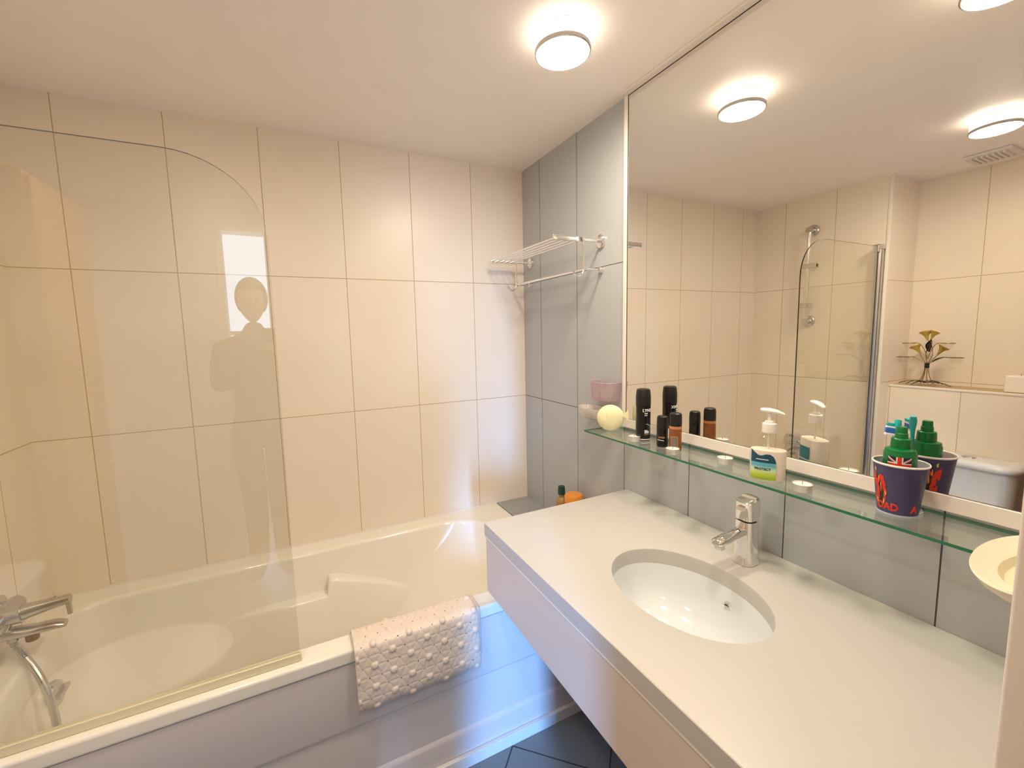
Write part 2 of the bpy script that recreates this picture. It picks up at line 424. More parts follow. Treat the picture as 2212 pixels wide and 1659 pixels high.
# front panel with shallow pressed band
bm = bmesh.new()
prof = [(-.762, .508), (-.7695, .505), (-.7695, .305), (-.768, .299), (-.761, .290), (-.7605, .128), (-.768, .119), (-.7695, .113), (-.7695, .042), (-.75, .042)]
xs = (OX0, -.0005)
V = [[bm.verts.new(tl((x, y, z))) for y, z in prof] for x in xs]
for i in range(len(prof)-1): bm.faces.new((V[0][i], V[1][i], V[1][i+1], V[0][i+1]))
V2 = [[bm.verts.new(tl((x, -.745, z))) for z in (.508, .042)] for x in xs]
bm.faces.new((V[0][0], V[1][0], V2[1][0], V2[0][0])); bm.faces.new((V[0][-1], V[1][-1], V2[1][1], V2[0][1])); bm.faces.new((V2[0][0], V2[1][0], V2[1][1], V2[0][1]))
finish('bath_panel', bm, 'panel', tub, smooth=True, angle=35)
# overflow knob on the tap end, drain
bm = bmesh.new()
mt = Matrix.Translation(tl((-1.838, -.352, .412))) @ Matrix.Rotation(pi/2-.12, 4, 'Y')
lathe(bm, [(0, .024), (.022, .024), (.034, .020), (.038, .012), (.036, 0)], 32, mat=mt)
box(bm, (-.006, -.030, .022), (.006, .030, .034), mat=mt)
finish('overflow_knob', bm, 'satin', tub, smooth=True)
bm = bmesh.new(); lathe(bm, [(.034, .0), (.034, .004), (.028, .006), (.026, .002), (0, .002)], 28, c=tl((-1.60, -.39, .128))); finish('drain', bm, 'chrome', tub, smooth=True)

# ------------------------------------------------------------------ glass bath screen
SY = -.746
scn = root('bath_screen', 'clear glass bath screen with one rounded top corner on the bath rim', 'shower screen', (-1.53, SY, .551))
def sl(p): return (p[0]+1.53, p[1]-SY, p[2]-.551)
pts = [(-1.895, .566), (-1.162, .566), (-1.160, 1.70)]
for i in range(13):
    a = i/12*pi/2
    pts.append((-1.365+.205*math.cos(a), 1.705+.19*math.sin(a)))
pts.append((-1.895, 1.895))
bm = bmesh.new()
A = [bm.verts.new(sl((x, SY-.003, z))) for x, z in pts]; B = [bm.verts.new(sl((x, SY+.003, z))) for x, z in pts]
bm.faces.new(A); bm.faces.new(B[::-1])
for i in range(len(pts)):
    j = (i+1) % len(pts); f = bm.faces.new((A[i], B[i], B[j], A[j])); f.material_index = 1
finish('glass_pane', bm, ['screen', 'screen_edge'], scn)
bm = bmesh.new(); box(bm, sl((-1.93, SY-.006, .5505)), sl((-1.158, SY+.006, .574))); finish('bottom_seal', bm, 'creamin', scn, bevel=.002)
bm = bmesh.new(); tube(bm, [sl((-1.912, SY, .556)), sl((-1.912, SY, 1.885))], .016, 20)
box(bm, sl((LX+.001, SY-.012, .556)), sl((-1.925, SY+.012, 1.885))); finish('hinge_post', bm, 'satin', scn, smooth=True)
bm = bmesh.new(); box(bm, sl((LX+.001, SY-.018, 1.880)), sl((-1.875, SY+.018, 1.905))); box(bm, sl((-1.893, SY-.012, 1.862)), sl((-1.868, SY+.012, 1.898))); finish('top_bracket', bm, 'satin', scn, bevel=.002)

# ------------------------------------------------------------------ bath mixer + hose
mx = root('bath_mixer_tap', 'chrome bath shower mixer on the left wall behind the glass screen', 'tap', (LX, -.37, .66))
bm = bmesh.new()
tube(bm, [(.035, -.085, .03), (.035, .085, .03)], .022, 20)
for s in (-.075, .075): 
    tube(bm, [(.001, s, .03), (.006, s, .03)], .034, 24); tube(bm, [(.004, s, .03), (.03, s, .03)], .015, 16)
tube(bm, [(.03, 0, .03), (.085, 0, .034)], [.024, .026], 24)
tube(bm, [(.03, 0, -.01), (.05, 0, .03)], [.02, .02], 20)
finish('mixer_body', bm, 'satin', mx, smooth=True)
bm = bmesh.new(); tube(bm, [(.085, 0, .036), (.12, 0, .040), (.185, 0, .046)], [.022, .018, .013], 20); tube(bm, [(.179, 0, .043), (.181, 0, .0)], [.007, .006], 12)
finish('lever', bm, 'satin', mx, smooth=True)
bm = bmesh.new()
loft(bm, [[(x, w*math.cos(a), z+h*math.sin(a)) for a in [2*pi*i/20 for i in range(20)]] for x, z, w, h in ((.03, -.018, .022, .018), (.10, -.022, .022, .014), (.15, -.022, .02, .012), (.168, -.026, .016, .009))], cap0=True, cap1=True)
finish('spout', bm, 'satin', mx, smooth=True)
bm = bmesh.new(); lathe(bm, [(.014, -.052), (.015, -.046), (.015, -.03)], 20, c=(.095, 0, 0)); finish('diverter', bm, 'brass', mx, smooth=True)
hs = root('shower_hose', 'grey metal shower hose hanging from the bath mixer into the bath', 'hose', (LX+.055, -.37, .60))
bm = bmesh.new(); tube(bm, [(0, 0, .042), (0, 0, .018)], .013, 16); finish('hose_nut', bm, 'satin', hs, smooth=True)
bm = bmesh.new(); P = bez((0, 0, .02), (.010, -.01, -.03), (.085, -.055, -.05), (.105, -.098, -.225), 70)
tube(bm, P, [.0085 + (.0012 if i % 2 else 0) for i in range(len(P))], 12); finish('hose_tube', bm, 'satin', hs, smooth=True)

# shower rail (seen in the mirror)
sr = root('shower_rail', 'chrome shower riser rail with slider on the end wall above the bath', 'shower rail', (LX, -.38, 1.49))
bm = bmesh.new(); tube(bm, [(.05, 0, -.02), (.05, 0, .585)], .0115, 20); finish('rail', bm, 'chrome', sr, smooth=True)
for z in (0, .575):
    bm = bmesh.new(); tube(bm, [(.001, 0, z), (.012, 0, z), (.016, 0, z)], [.036, .036, .030], 28); tube(bm, [(.014, 0, z), (.062, 0, z)], [.02, .018], 20); finish('wall_mount', bm, 'satin', sr, smooth=True)
bm = bmesh.new(); box(bm, (.032, -.055, .335), (.070, .03, .362)); tube(bm, [(.05, -.055, .348), (.05, -.035, .348)], .016, 16); finish('slider', bm, 'satin', sr, bevel=.004)
bm = bmesh.new(); box(bm, (.030, -.028, .085), (.070, .028, .115)); tube(bm, [(.085, -.01, .1), (.03, -.01, .1)], .016, 16); finish('handset_holder', bm, 'satin', sr, bevel=.004)

# ------------------------------------------------------------------ ceiling lights
def light(loc, label):
    r = root('ceiling_light', label, 'light', loc, 'round ceiling lights')
    bm = bmesh.new(); lathe(bm, [(.062, -.001), (.062, -.010), (.058, -.012)], 40); finish('base_ring', bm, 'trimwhite', r, smooth=True)
    bm = bmesh.new(); lathe(bm, [(.060, -.011), (.070, -.014), (.0745, -.024), (.0745, -.046)], 48, cap=False); finish('glass_drum', bm, 'lampside', r, smooth=True)
    bm = bmesh.new(); lathe(bm, [(.0745, -.046), (.0775, -.047), (.0775, -.056), (.0735, -.058), (.0715, -.054)], 48, cap=False); finish('chrome_ring', bm, 'satin', r, smooth=True)
    bm = bmesh.new(); lathe(bm, [(.0725, -.055), (.070, -.0595), (.05, -.0615), (0, -.062)], 48, cap=False); finish('diffuser', bm, 'lamp', r, smooth=True)
    return r
light((-.394, -.947, CEIL), 'round white ceiling light with chrome ring nearest the bath and mirror')
light((-.430, -1.572, CEIL), 'round ceiling light over the worktop, seen at the top right of the mirror')
light((-1.493, -1.276, CEIL), 'round ceiling light in front of the extractor vent, seen in the mirror')
light((-1.15, -2.30, CEIL), 'unseen extra ceiling light added behind the camera to brighten the room')  # added fill light out of view, lifts walls and bath panel

vt = root('extractor_vent', 'pale square extractor vent on the ceiling near the recess, seen in the mirror', 'vent', (-2.06, -1.115, CEIL))
bm = bmesh.new(); box(bm, (-.085, -.085, -.014), (.085, .085, -.0005)); finish('vent_frame', bm, 'vent', vt, bevel=.004)
bm = bmesh.new()
for i in range(7): box(bm, (-.065, -.06+i*.019, -.022), (.065, -.052+i*.019, -.013))
finish('louvres', bm, 'vent', vt)

# ------------------------------------------------------------------ vanity: worktop, fascia, basin
WT, WB = .8465, .806
WX, WL = -.605, -.790
bx, by, ra, rb = -.330, -1.341, .145, .193     # basin opening: half sizes in x and y
wt = root('vanity_worktop', 'long off-white speckled worktop with an oval basin cut-out', 'worktop', (bx, by, WB))
bm = bmesh.new()
n = 96
outer = []
hx0, hx1, hy0, hy1 = WX-bx, -.0008-bx, NY+.001-by, WL-by
ell = []
for i in range(n):
    a = 2*pi*i/n; c, s = math.cos(a), math.sin(a)
    ell.append((ra*c, rb*s))
    # ray to rectangle
    ts = []
    if c > 1e-9: ts.append(hx1/c)
    if c < -1e-9: ts.append(hx0/c)
    if s > 1e-9: ts.append(hy1/s)
    if s < -1e-9: ts.append(hy0/s)
    t = min(ts); outer.append([c*t, s*t])
for cx_, cy_ in ((hx0, hy0), (hx0, hy1), (hx1, hy0), (hx1, hy1)):     # snap nearest samples to the corners
    k = min(range(n), key=lambda i: (outer[i][0]-cx_)**2 + (outer[i][1]-cy_)**2); outer[k] = [cx_, cy_]
H = WT-WB
def rg(l, z): return [(x, y, z) for x, y in l]
def sc_(l, d): return [(x*(1+d/ra), y*(1+d/rb)) for x, y in l]
loft(bm, [rg(outer, 0), rg(outer, H-.0015), rg([(x*(1-.0015/abs(hx0)), y) for x, y in outer], H), rg(sc_(ell, .003), H), rg(sc_(ell, .001), H-.001), rg(ell, H-.004), rg(ell, H-.020), rg(ell, 0), rg(outer, 0)])
bmesh.ops.remove_doubles(bm, verts=bm.verts, dist=1e-6)
finish('worktop_slab', bm, 'quartz', wt, smooth=True, angle=30)

fa = root('vanity_apron', 'pinkish cream apron box hung under the front of the worktop', 'vanity panel', (WX, by, .615))
bm = bmesh.new()
box(bm, (.004, NY+.002-by, 0), (.024, WL-.001-by, .1885))
finish('front_panel', bm, 'fascia', fa, bevel=.0015)
bm = bmesh.new(); box(bm, (.0245, WL-.022-by, .0), (-WX-.002, WL-.001-by, .1885)); finish('side_panel', bm, 'fascia', fa, bevel=.0015)
bm = bmesh.new(); box(bm, (.001, NY+.002-by, .183), (.006, WL-.001-by, .1895)); finish('lit_top_edge', bm, 'trimwhite', fa, bevel=.001)  # apron's top edge catching light, painted in with a paler material

bs = root('washbasin', 'white oval ceramic basin sunk under the worktop', 'basin', (bx, by, .68))
bm = bmesh.new()
prof = [(1.055, .1255), (1.0, .1255), (.985, .118), (.96, .095), (.90, .062), (.78, .032), (.60, .015), (.38, .006), (.16, .001), (.145, -.004)]
R1 = [[(ra*k*math.cos(2*pi*i/72), rb*k*math.sin(2*pi*i/72), z) for i in range(72)] for k, z in prof]
prof2 = [(.145, -.018), (.40, -.008), (.65, .002), (.85, .022), (1.0, .062), (1.055, .11), (1.055, .1255)]
R2 = [[(ra*k*math.cos(2*pi*i/72), rb*k*math.sin(2*pi*i/72), z) for i in range(72)] for k, z in prof2]
loft(bm, R1+R2)
bmesh.ops.remove_doubles(bm, verts=bm.verts, dist=1e-6)
finish('bowl', bm, 'ceramic', bs, smooth=True, angle=60)
bm = bmesh.new(); lathe(bm, [(.0, -.002), (.019, -.002), (.021, .001), (.0235, .002), (.0235, -.012)], 32); finish('drain_fitting', bm, 'chrome', bs, smooth=True)
bm = bmesh.new(); mt = Matrix.Translation((ra*.945, -.015, .082)) @ Matrix.Rotation(-pi/2-.22, 4, 'Y')
lathe(bm, [(.0125, -.002), (.0125, .003), (.0105, .0045), (.0080, .003), (.0080, -.003)], 28, mat=mt, cap=False); ovr = finish('overflow_ring', bm, 'chrome', bs, smooth=True)
bm = bmesh.new(); lathe(bm, [(0, .0012), (.0082, .0012), (.0082, 0)], 24, mat=mt, cap=False); finish('overflow_hole', bm, 'dark', ovr)

# ------------------------------------------------------------------ basin tap
tp = root('basin_tap', 'chrome single-lever basin mixer standing behind the oval basin', 'tap', (-.100, -1.337, WT))
def sq(r, z, k=.35, ox=0, oy=0, n=40, rx=None):
    o = []
    for i in range(n):
        a = 2*pi*i/n; c, s = math.cos(a), math.sin(a); e = 2/3.2
        o.append((ox+(rx or r)*math.copysign(abs(c)**e, c), oy+r*math.copysign(abs(s)**e, s), z))
    return o
bm = bmesh.new(); loft(bm, [sq(.0265, .001, rx=.028), sq(.0265, .004, rx=.028), sq(.0245, .03, rx=.027), sq(.023, .06, rx=.0255), sq(.0235, .115, rx=.0245)], cap0=True, cap1=True); finish('tap_body', bm, 'chrome', tp, smooth=True)
bm = bmesh.new(); lathe(bm, [(.021, .115), (.021, .119)], 28); finish('lever_joint', bm, 'dark', tp)
bm = bmesh.new()
loft(bm, [sq(.0235, .119, rx=.0245), sq(.0240, .140, rx=.0255), [(x*(1.0), y, .160 + (.012 if x > 0 else .012 + x*.30)) for x, y, z in sq(.0240, 0, rx=.0262)], [(x*.8, y*.85, .164 + .012 + (0 if x > 0 else x*.26)) for x, y, z in sq(.0240, 0, rx=.026)]], cap0=True, cap1=True)
box(bm, (-.046, -.010, .144), (-.018, .010, .152), mat=Matrix.Rotation(.08, 4, 'Y'))
finish('lever', bm, 'chrome', tp, smooth=True)
bm = bmesh.new()
loft(bm, [[(x, w*math.cos(a), z+h*math.sin(a)) for a in [2*pi*i/24 for i in range(24)]] for x, z, w, h in ((-.012, .088, .016, .014), (-.05, .086, .016, .013), (-.095, .082, .0165, .0115), (-.115, .080, .0155, .010), (-.120, .079, .010, .006))], cap0=True, cap1=True)
finish('spout', bm, 'chrome', tp, smooth=True)
bm = bmesh.new(); lathe(bm, [(.0105, .062), (.0115, .064), (.0115, .076)], 24, c=(-.104, 0, 0)); finish('aerator', bm, 'satin', tp, smooth=True)

# ------------------------------------------------------------------ glass shelf
SZ = 1.083
sh = root('glass_shelf', 'long narrow glass shelf with green edge under the mirror', 'shelf', (0, -1.3, SZ-.006))
bm = bmesh.new()
v = box(bm, (-.150, NY+.002+1.3, 0), (-.001, -.716+1.3, .006))
bm.faces.ensure_lookup_table()
for f in bm.faces:
    if abs(f.calc_center_median().z-.003) < .001: f.material_index = 1
finish('shelf_glass', bm, ['shelf', 'edge'], sh)
for y in (-1.01, -1.63):
    bm = bmesh.new(); tube(bm, [(-.0005, y+1.3, -.006), (-.045, y+1.3, -.006)], .0055, 16); tube(bm, [(-.0005, y+1.3, -.006), (-.004, y+1.3, -.006)], .012, 20)
    tube(bm, [(-.045, y+1.3, -.007), (-.045, y+1.3, -.0003)], .008, 16); finish('shelf_bracket', bm, 'chrome', sh, smooth=True)

# ------------------------------------------------------------------ towel rack
tr = root('towel_rack', 'chrome towel rack with slatted shelf, lower rail and hooks on the grey wall', 'towel rack', (0, -.36, 1.70))
bm = bmesh.new()
ys = (-.275, .275)
for i in range(5):
    x = -.105 - i*.0275
    tube(bm, [(x, ys[0], .107), (x, ys[1], .107)], .0042, 12)
finish('shelf_bars', bm, 'chrome', tr, smooth=True)
for s in ys:
    bm = bmesh.new(); box(bm, (-.228, s-.004, .098), (-.090, s+.004, .116)); box(bm, (-.091, s-.003, .101), (-.010, s+.003, .113)); finish('side_arm', bm, 'chrome', tr, bevel=.0015)
    bm = bmesh.new(); mt = Matrix.Translation((0, s, .107)) @ Matrix.Rotation(-pi/2, 4, 'Y')
    lathe(bm, [(.0, .013), (.018, .013), (.021, .010), (.021, .0005)], 32, mat=mt, sx=1.25); finish('wall_plate', bm, 'chrome', tr, smooth=True)
    bm = bmesh.new(); mt = Matrix.Translation((0, s, -.004)) @ Matrix.Rotation(-pi/2, 4, 'Y')
    lathe(bm, [(.0045, .080), (.0045, .022), (.010, .018), (.0125, .0005)], 24, mat=mt); finish('rail_mount', bm, 'chrome', tr, smooth=True)
    bm = bmesh.new(); tube(bm, [(-.088, s, .100), (-.088, s, .0)] , .003, 10); tube(bm, [(-.086, s-.006, -.004), (-.086, s+.006, -.004)], .007, 16); finish('drop_rod', bm, 'chrome', tr, smooth=True)
    bm = bmesh.new(); tube(bm, bez((-.088, s, -.004), (-.095, s, -.035), (-.125, s, -.045), (-.138, s, -.012), 16), [.0035]*15+[.004, .0045], 10); finish('hook', bm, 'chrome', tr, smooth=True)
bm = bmesh.new(); tube(bm, [(-.084, ys[0], -.004), (-.084, ys[1], -.004)], .0055, 16); finish('towel_bar', bm, 'chrome', tr, smooth=True)

# ------------------------------------------------------------------ shelf items
def spray(name, label, loc, h, r, capfrac, parts, cat='aerosol can', facing=0.):
    o = root(name, label, cat, loc, rz=facing)
    parts(o, h, r, capfrac); return o
FACE = math.atan2(-2.0+1.0, -1.126+.07)   # towards the camera, roughly
ly = root('deodorant_can', 'tall black body spray can with white LYNX lettering on the glass shelf', 'aerosol can', (-.072, -.940, SZ))
bm = bmesh.new(); lathe(bm, [(0, .0008), (.0225, .0008), (.0238, .004), (.024, .008), (.024, .118)], 40); finish('can_body', bm, 'black', ly, smooth=True)
bm = bmesh.new(); lathe(bm, [(.024, .119), (.0245, .121), (.0243, .150), (.0225, .168), (.021, .1735), (.017, .1755), (0, .176)], 40); finish('cap', bm, 'blackcap', ly, smooth=True)
bm = bmesh.new(); lathe(bm, [(.0242, .004), (.0246, .006), (.0242, .008)], 40, cap=False); finish('bottom_rim', bm, 'alu', ly, smooth=True)
a0 = math.atan2(-2.008+.94, -1.126+.072)+.55
wrap_text('logo_print', 'LYNX', .0135, .024, .100, a0+.10, 'print', ly, bold=.0004)
bm = bmesh.new()
for k, (z, w) in enumerate(((.0930, .0105), (.0885, .010), (.0865, .0085), (.036, .010), (.033, .015), (.030, .016), (.027, .016), (.0225, .016))):
    h_ = .0030 if k == 0 else .0010 if k < 3 else .0022 if k < 7 else .0007
    pts_ = []
    for i in range(9):
        a = a0-.35+ (w/.024)*i/8
        pts_.append(((.0243*math.cos(a), .0243*math.sin(a), z), (.0243*math.cos(a), .0243*math.sin(a), z+h_)))
    for p, q in zip(pts_, pts_[1:]):
        bm.faces.new([bm.verts.new(v) for v in (p[0], q[0], q[1], p[1])])
finish('fine_print', bm, 'print', ly)
bm = bmesh.new()
for i in range(14):
    a = a0-.15+i*.06; z = .058-.010*(i/13)**2
    a2 = a+.06; z2 = .058-.010*((i+1)/13)**2
    bm.faces.new([bm.verts.new((.0243*math.cos(t), .0243*math.sin(t), zz)) for t, zz in ((a, z), (a2, z2), (a2, z2+.0012), (a, z+.0012))])
finish('arc_print', bm, 'print', ly)

c2 = root('deodorant_can', 'short black deodorant can between the tall can and the brown can', 'aerosol can', (-.084, -1.036, SZ))
bm = bmesh.new(); lathe(bm, [(0, .0008), (.0160, .0008), (.0172, .004), (.0174, .008), (.0172, .060)], 36); finish('can_body', bm, 'black', c2, smooth=True)
bm = bmesh.new(); lathe(bm, [(.0172, .0605), (.0176, .062), (.0174, .085), (.0160, .0975), (.012, .1000), (0, .1005)], 36); finish('cap', bm, 'blackcap', c2, smooth=True)
a1 = math.atan2(-2.008+1.036, -1.126+.084)
wrap_text('logo_print', 'LYNX', .0075, .0174, .030, a1-.1, 'copper', c2, bold=.0002)
bm = bmesh.new()
for i in range(8):
    a = a1-.9+i*.15; z = .0235-i*.0002
    bm.faces.new([bm.verts.new((.0177*math.cos(t), .0177*math.sin(t), zz)) for t, zz in ((a, z), (a+.15, z), (a+.15, z+.002), (a, z+.002))])
finish('white_stripe', bm, 'print', c2)

c3 = root('deodorant_can', 'bronze-brown deodorant can with black cap on the glass shelf', 'aerosol can', (-.087, -1.090, SZ))
bm = bmesh.new(); lathe(bm, [(0, .0008), (.0165, .0008), (.0180, .004), (.0183, .008), (.0183, .078)], 36); finish('can_body', bm, 'brown', c3, smooth=True)
bm = bmesh.new(); lathe(bm, [(.0180, .0785), (.0184, .080), (.0182, .108), (.0172, .1160), (.013, .1185), (0, .119)], 36); finish('cap', bm, 'blackcap', c3, smooth=True)
bm = bmesh.new(); lathe(bm, [(.01845, .070), (.0186, .071), (.0186, .077), (.01845, .078)], 36, cap=False); finish('copper_band', bm, 'copper', c3, smooth=True)
a2 = math.atan2(-2.008+1.09, -1.126+.087)
bm = bmesh.new()
def patch(bm, R, a_0, a_1, z0, z1, mi=0, n=10):
    for i in range(n):
        t0 = a_0+(a_1-a_0)*i/n; t1 = a_0+(a_1-a_0)*(i+1)/n
        f = bm.faces.new([bm.verts.new((R*math.cos(t), R*math.sin(t), z)) for t, z in ((t0, z0), (t1, z0), (t1, z1), (t0, z1))]); f.material_index = mi
patch(bm, .0186, a2-.75, a2+.45, .012, .048, 0); patch(bm, .0188, a2-.65, a2+.35, .014, .046, 1)
finish('can_label', bm, ['copper', 'printgrey'], c3)

# tealights
def tealight(loc, label, src=None):
    if src is None:
        r = root('tealight', label, 'candle', loc, 'tealights on the glass shelf')
        bm = bmesh.new(); lathe(bm, [(0, .0008), (.0185, .0008), (.0192, .002), (.0195, .0165), (.0200, .0172), (.0192, .0172), (.0188, .013)], 40, cap=False); finish('metal_cup', bm, 'alu', r, smooth=True)
        bm = bmesh.new(); lathe(bm, [(.0187, .0135), (.0180, .0155), (.010, .0150), (.003, .0146), (0, .0146)], 40, cap=False); finish('wax', bm, 'wax', r, smooth=True)
        bm = bmesh.new(); tube(bm, [(0, 0, .0140), (.0003, 0, .019), (.0015, .0006, .022)], .0006, 8); finish('wick', bm, 'dark', r)
        return r
    r = src.copy(); C.objects.link(r); r.location = loc; r['label'] = label
    for ch in list(src.children):
        c = ch.copy(); C.objects.link(c); c.parent = r
    return r
t0_ = tealight((-.106, -.936, SZ), 'white tealight in front of the tall black can')
tealight((-.122, -1.112, SZ), 'white tealight in front of the brown can', t0_)
tealight((-.074, -1.250, SZ), 'white tealight standing alone between the cans and the soap dispenser', t0_)
tealight((-.108, -1.468, SZ), 'white tealight between the soap dispenser and the purple cup', t0_)

# soap dispenser
sd = root('soap_dispenser', 'clear hand soap pump bottle with blue and green label on the glass shelf', 'soap dispenser', (-.108, -1.388, SZ), rz=0)
sda = math.atan2(-2.008+1.388, -1.126+.108)     # facing the camera
sd.rotation_euler = (0, 0, sda)                 # local +x looks at the camera, wide side along y
def ov(rx, ry, z, n=48, e=2.6):
    o = []
    for i in range(n):
        a = 2*pi*i/n; c, s = math.cos(a), math.sin(a); k = 2/e
        o.append((rx*math.copysign(abs(c)**k, c), ry*math.copysign(abs(s)**k, s), z))
    return o
BP = [(.016, .022, .001), (.021, .031, .002), (.0235, .036, .006), (.0245, .0385, .015), (.0245, .0385, .076), (.0240, .0370, .084), (.0225, .0325, .093), (.0190, .0250, .104), (.015, .018, .113), (.0125, .0135, .119), (.0122, .0125, .126)]
bm = bmesh.new(); loft(bm, [ov(*b) for b in BP], cap0=True); finish('bottle', bm, 'clear', sd, smooth=True)
bm = bmesh.new(); loft(bm, [ov(b[0]-.0012, b[1]-.0012, b[2]+.0006) for b in BP[:5]] + [ov(.0230, .0370, .0775)], cap0=True, cap1=True); finish('liquid', bm, 'liquid', sd, smooth=True)
bm = bmesh.new(); lathe(bm, [(.0150, .120), (.0152, .122), (.0150, .141), (.0135, .1425), (.0095, .143), (.0095, .147), (.0050, .148), (.0042, .150), (.0042, .166)], 36); finish('pump_collar', bm, 'whiteplastic', sd, smooth=True)
bm = bmesh.new()
loft(bm, [[(w*math.cos(a), y, z+h*math.sin(a)) for a in [2*pi*i/20 for i in range(20)]] for y, z, w, h in ((.031, .1645, .003, .002), (.028, .166, .006, .0032), (.014, .1705, .0095, .0050), (0, .1725, .0105, .006), (-.012, .1735, .0095, .0050), (-.018, .1735, .007, .004), (-.020, .1735, .003, .002))], cap0=True, cap1=True)
finish('pump_head', bm, 'whiteplastic', sd, smooth=True)
bm = bmesh.new(); tube(bm, [(0, 0, .125), (0, 0, .065)], .0022, 10); finish('dip_tube', bm, 'whiteplastic', sd, smooth=True)
# front label: wavy upper edge following the oval bottle wall
def ovp(y, rx, ry, e=2.6):
    return rx*(1-min(1, abs(y)/ry)**e)**(1/e)
bm = bmesh.new(); nu, nv = 40, 12
G = []
for i in range(nu+1):
    y = -.0345 + .052*i/nu
    u = i/nu; KT = [(0, .080), (.12, .0735), (.3, .0665), (.42, .0665), (.6, .0705), (.75, .0705), (.88, .066), (.96, .058), (1, .048)]
    for (ua, ta), (ub, tb2) in zip(KT, KT[1:]):
        if ua <= u <= ub: top = ta+(tb2-ta)*(u-ua)/(ub-ua)
    bot = .008 + .05*max(0, abs(y+.009)-.018)
    G.append([bm.verts.new((ovp(y, .0245, .0385)+.0004, y, bot+(top-bot)*j/nv)) for j in range(nv+1)])
for i in range(nu):
    for j in range(nv): bm.faces.new((G[i][j], G[i+1][j], G[i+1][j+1], G[i][j+1]))
finish('front_label', bm, 'label', sd, smooth=True)
def flat_text(name, s, size, x, y, z, m, parent, bold=0., back=False, rxry=(.0245, .0385)):
    me = text_mesh(s, size, bold); bm = bmesh.new(); bm.from_mesh(me)
    ex = bmesh.ops.extrude_face_region(bm, geom=bm.faces[:]); top = {v for v in ex['geom'] if isinstance(v, bmesh.types.BMVert)}
    for v in bm.verts:
        yy = y + v.co.x
        v.co = Vector((ovp(yy, *rxry)+(.0010 if v in top else .0003), yy, z+v.co.y))
    return finish(name, bm, m, parent)
flat_text('label_text', 'PROTECT', .0078, 0, -.010, .031, 'darkp', sd, bold=.0002)
bm = bmesh.new()
for i in range(8):
    y = -.024+i*.0032; bm.faces.new([bm.verts.new((ovp(yy, .0245, .0385)+.0008, yy, z)) for yy, z in ((y, .0560), (y+.0028, .0560), (y+.0028, .0582), (y, .0582))])
finish('label_stripe', bm, 'print', sd)
# back label (teal, seen in the mirror)
bm = bmesh.new()
for z0, z1 in ((.026, .058), (.012, .022)):
    for i in range(12):
        y = -.024+i*.0036; bm.faces.new([bm.verts.new((-(ovp(yy, .0245, .0385)+.0006), yy, z)) for yy, z in ((y, z0), (y+.0036, z0), (y+.0036, z1), (y, z1))])
finish('back_label', bm, 'tealprint', sd)

# cup with tube and toothbrush
CX, CY = -.071, -1.624
cp = root('paper_cup', 'purple-blue paper cup with white rolled rim and red flame print', 'cup', (CX, CY, SZ))
ca = math.atan2(-2.008-CY, -1.126-CX)
bm = bmesh.new(); lathe(bm, [(.0405, .004), (.0545, .1065)], 56, cap=False); finish('cup_wall', bm, 'cup', cp, smooth=True)
bm = bmesh.new(); lathe(bm, [(0, .006), (.0400, .006), (.0535, .106)], 56, cap=False); finish('cup_lining', bm, 'cupin', cp, smooth=True)
bm = bmesh.new(); lathe(bm, [(.0535, .105), (.0545, .1045), (.0562, .1055), (.0566, .1075), (.0552, .1092), (.0535, .1085), (.0530, .1065), (.0535, .105)], 56, cap=False); finish('rolled_rim', bm, 'whiteplastic', cp, smooth=True)
bm = bmesh.new(); lathe(bm, [(.0395, .0008), (.0408, .001), (.0410, .0045), (.0385, .0045)], 56); finish('base_ring', bm, 'cupbase', cp, smooth=True)
def coneR(z): return .0405+(.0545-.0405)*(z-.004)/.1025
def cone_blob(bm, a, z, wa, h, mi, n=12, off=.0006):
    c = bm.verts.new(((coneR(z)+off)*math.cos(a), (coneR(z)+off)*math.sin(a), z)); P = []
    for i in range(n):
        t = 2*pi*i/n; k = 1+.25*math.sin(3*t+a*7)
        aa = a+wa*k*math.cos(t); zz = z+h*k*math.sin(t); r = coneR(zz)+off
        P.append(bm.verts.new((r*math.cos(aa), r*math.sin(aa), zz)))
    for i in range(n):
        f = bm.faces.new((c, P[i], P[(i+1)%n])); f.material_index = mi
bm = bmesh.new()
# angles measured from the camera-facing direction; screen-left is towards larger angle sign chosen below
def flame(a_c, sgn):
    cone_blob(bm, a_c, .052, .20, .036, 2, off=.0004)
    for da, z, wa, h, mi in ((-.30, .072, .17, .012, 0), (-.16, .060, .13, .014, 0), (-.10, .044, .11, .014, 0), (-.26, .034, .12, .012, 0), (.10, .075, .13, .010, 0), (.20, .064, .10, .012, 0), (.26, .050, .09, .012, 0),
                             (.24, .036, .07, .012, 0), (-.05, .074, .05, .008, 1), (.06, .058, .04, .010, 1), (.27, .046, .045, .006, 3), (.18, .028, .04, .006, 3), (-.2, .028, .05, .006, 3), (-.22, .092, .05, .005, 3)):
        cone_blob(bm, a_c+sgn*da, z, wa*.8, h, mi, off=.0008)
flame(ca-.82, 1); finish('flame_print', bm, ['red', 'orangep', 'darkp', 'yellowp'], cp)
bm = bmesh.new(); flame(ca+2.35, 1); finish('flame_print', bm, ['red', 'orangep', 'darkp', 'yellowp'], cp)
def cone_text(name, s, size, z, a):
    return wrap_text(name, s, size, coneR(z), z, a, 'red', cp, bold=.0009, taper=.136)
cone_text('cup_lettering', 'IDAD', .0205, .012, ca-.54)
cone_text('cup_lettering', 'A', .0205, .012, ca+.80)

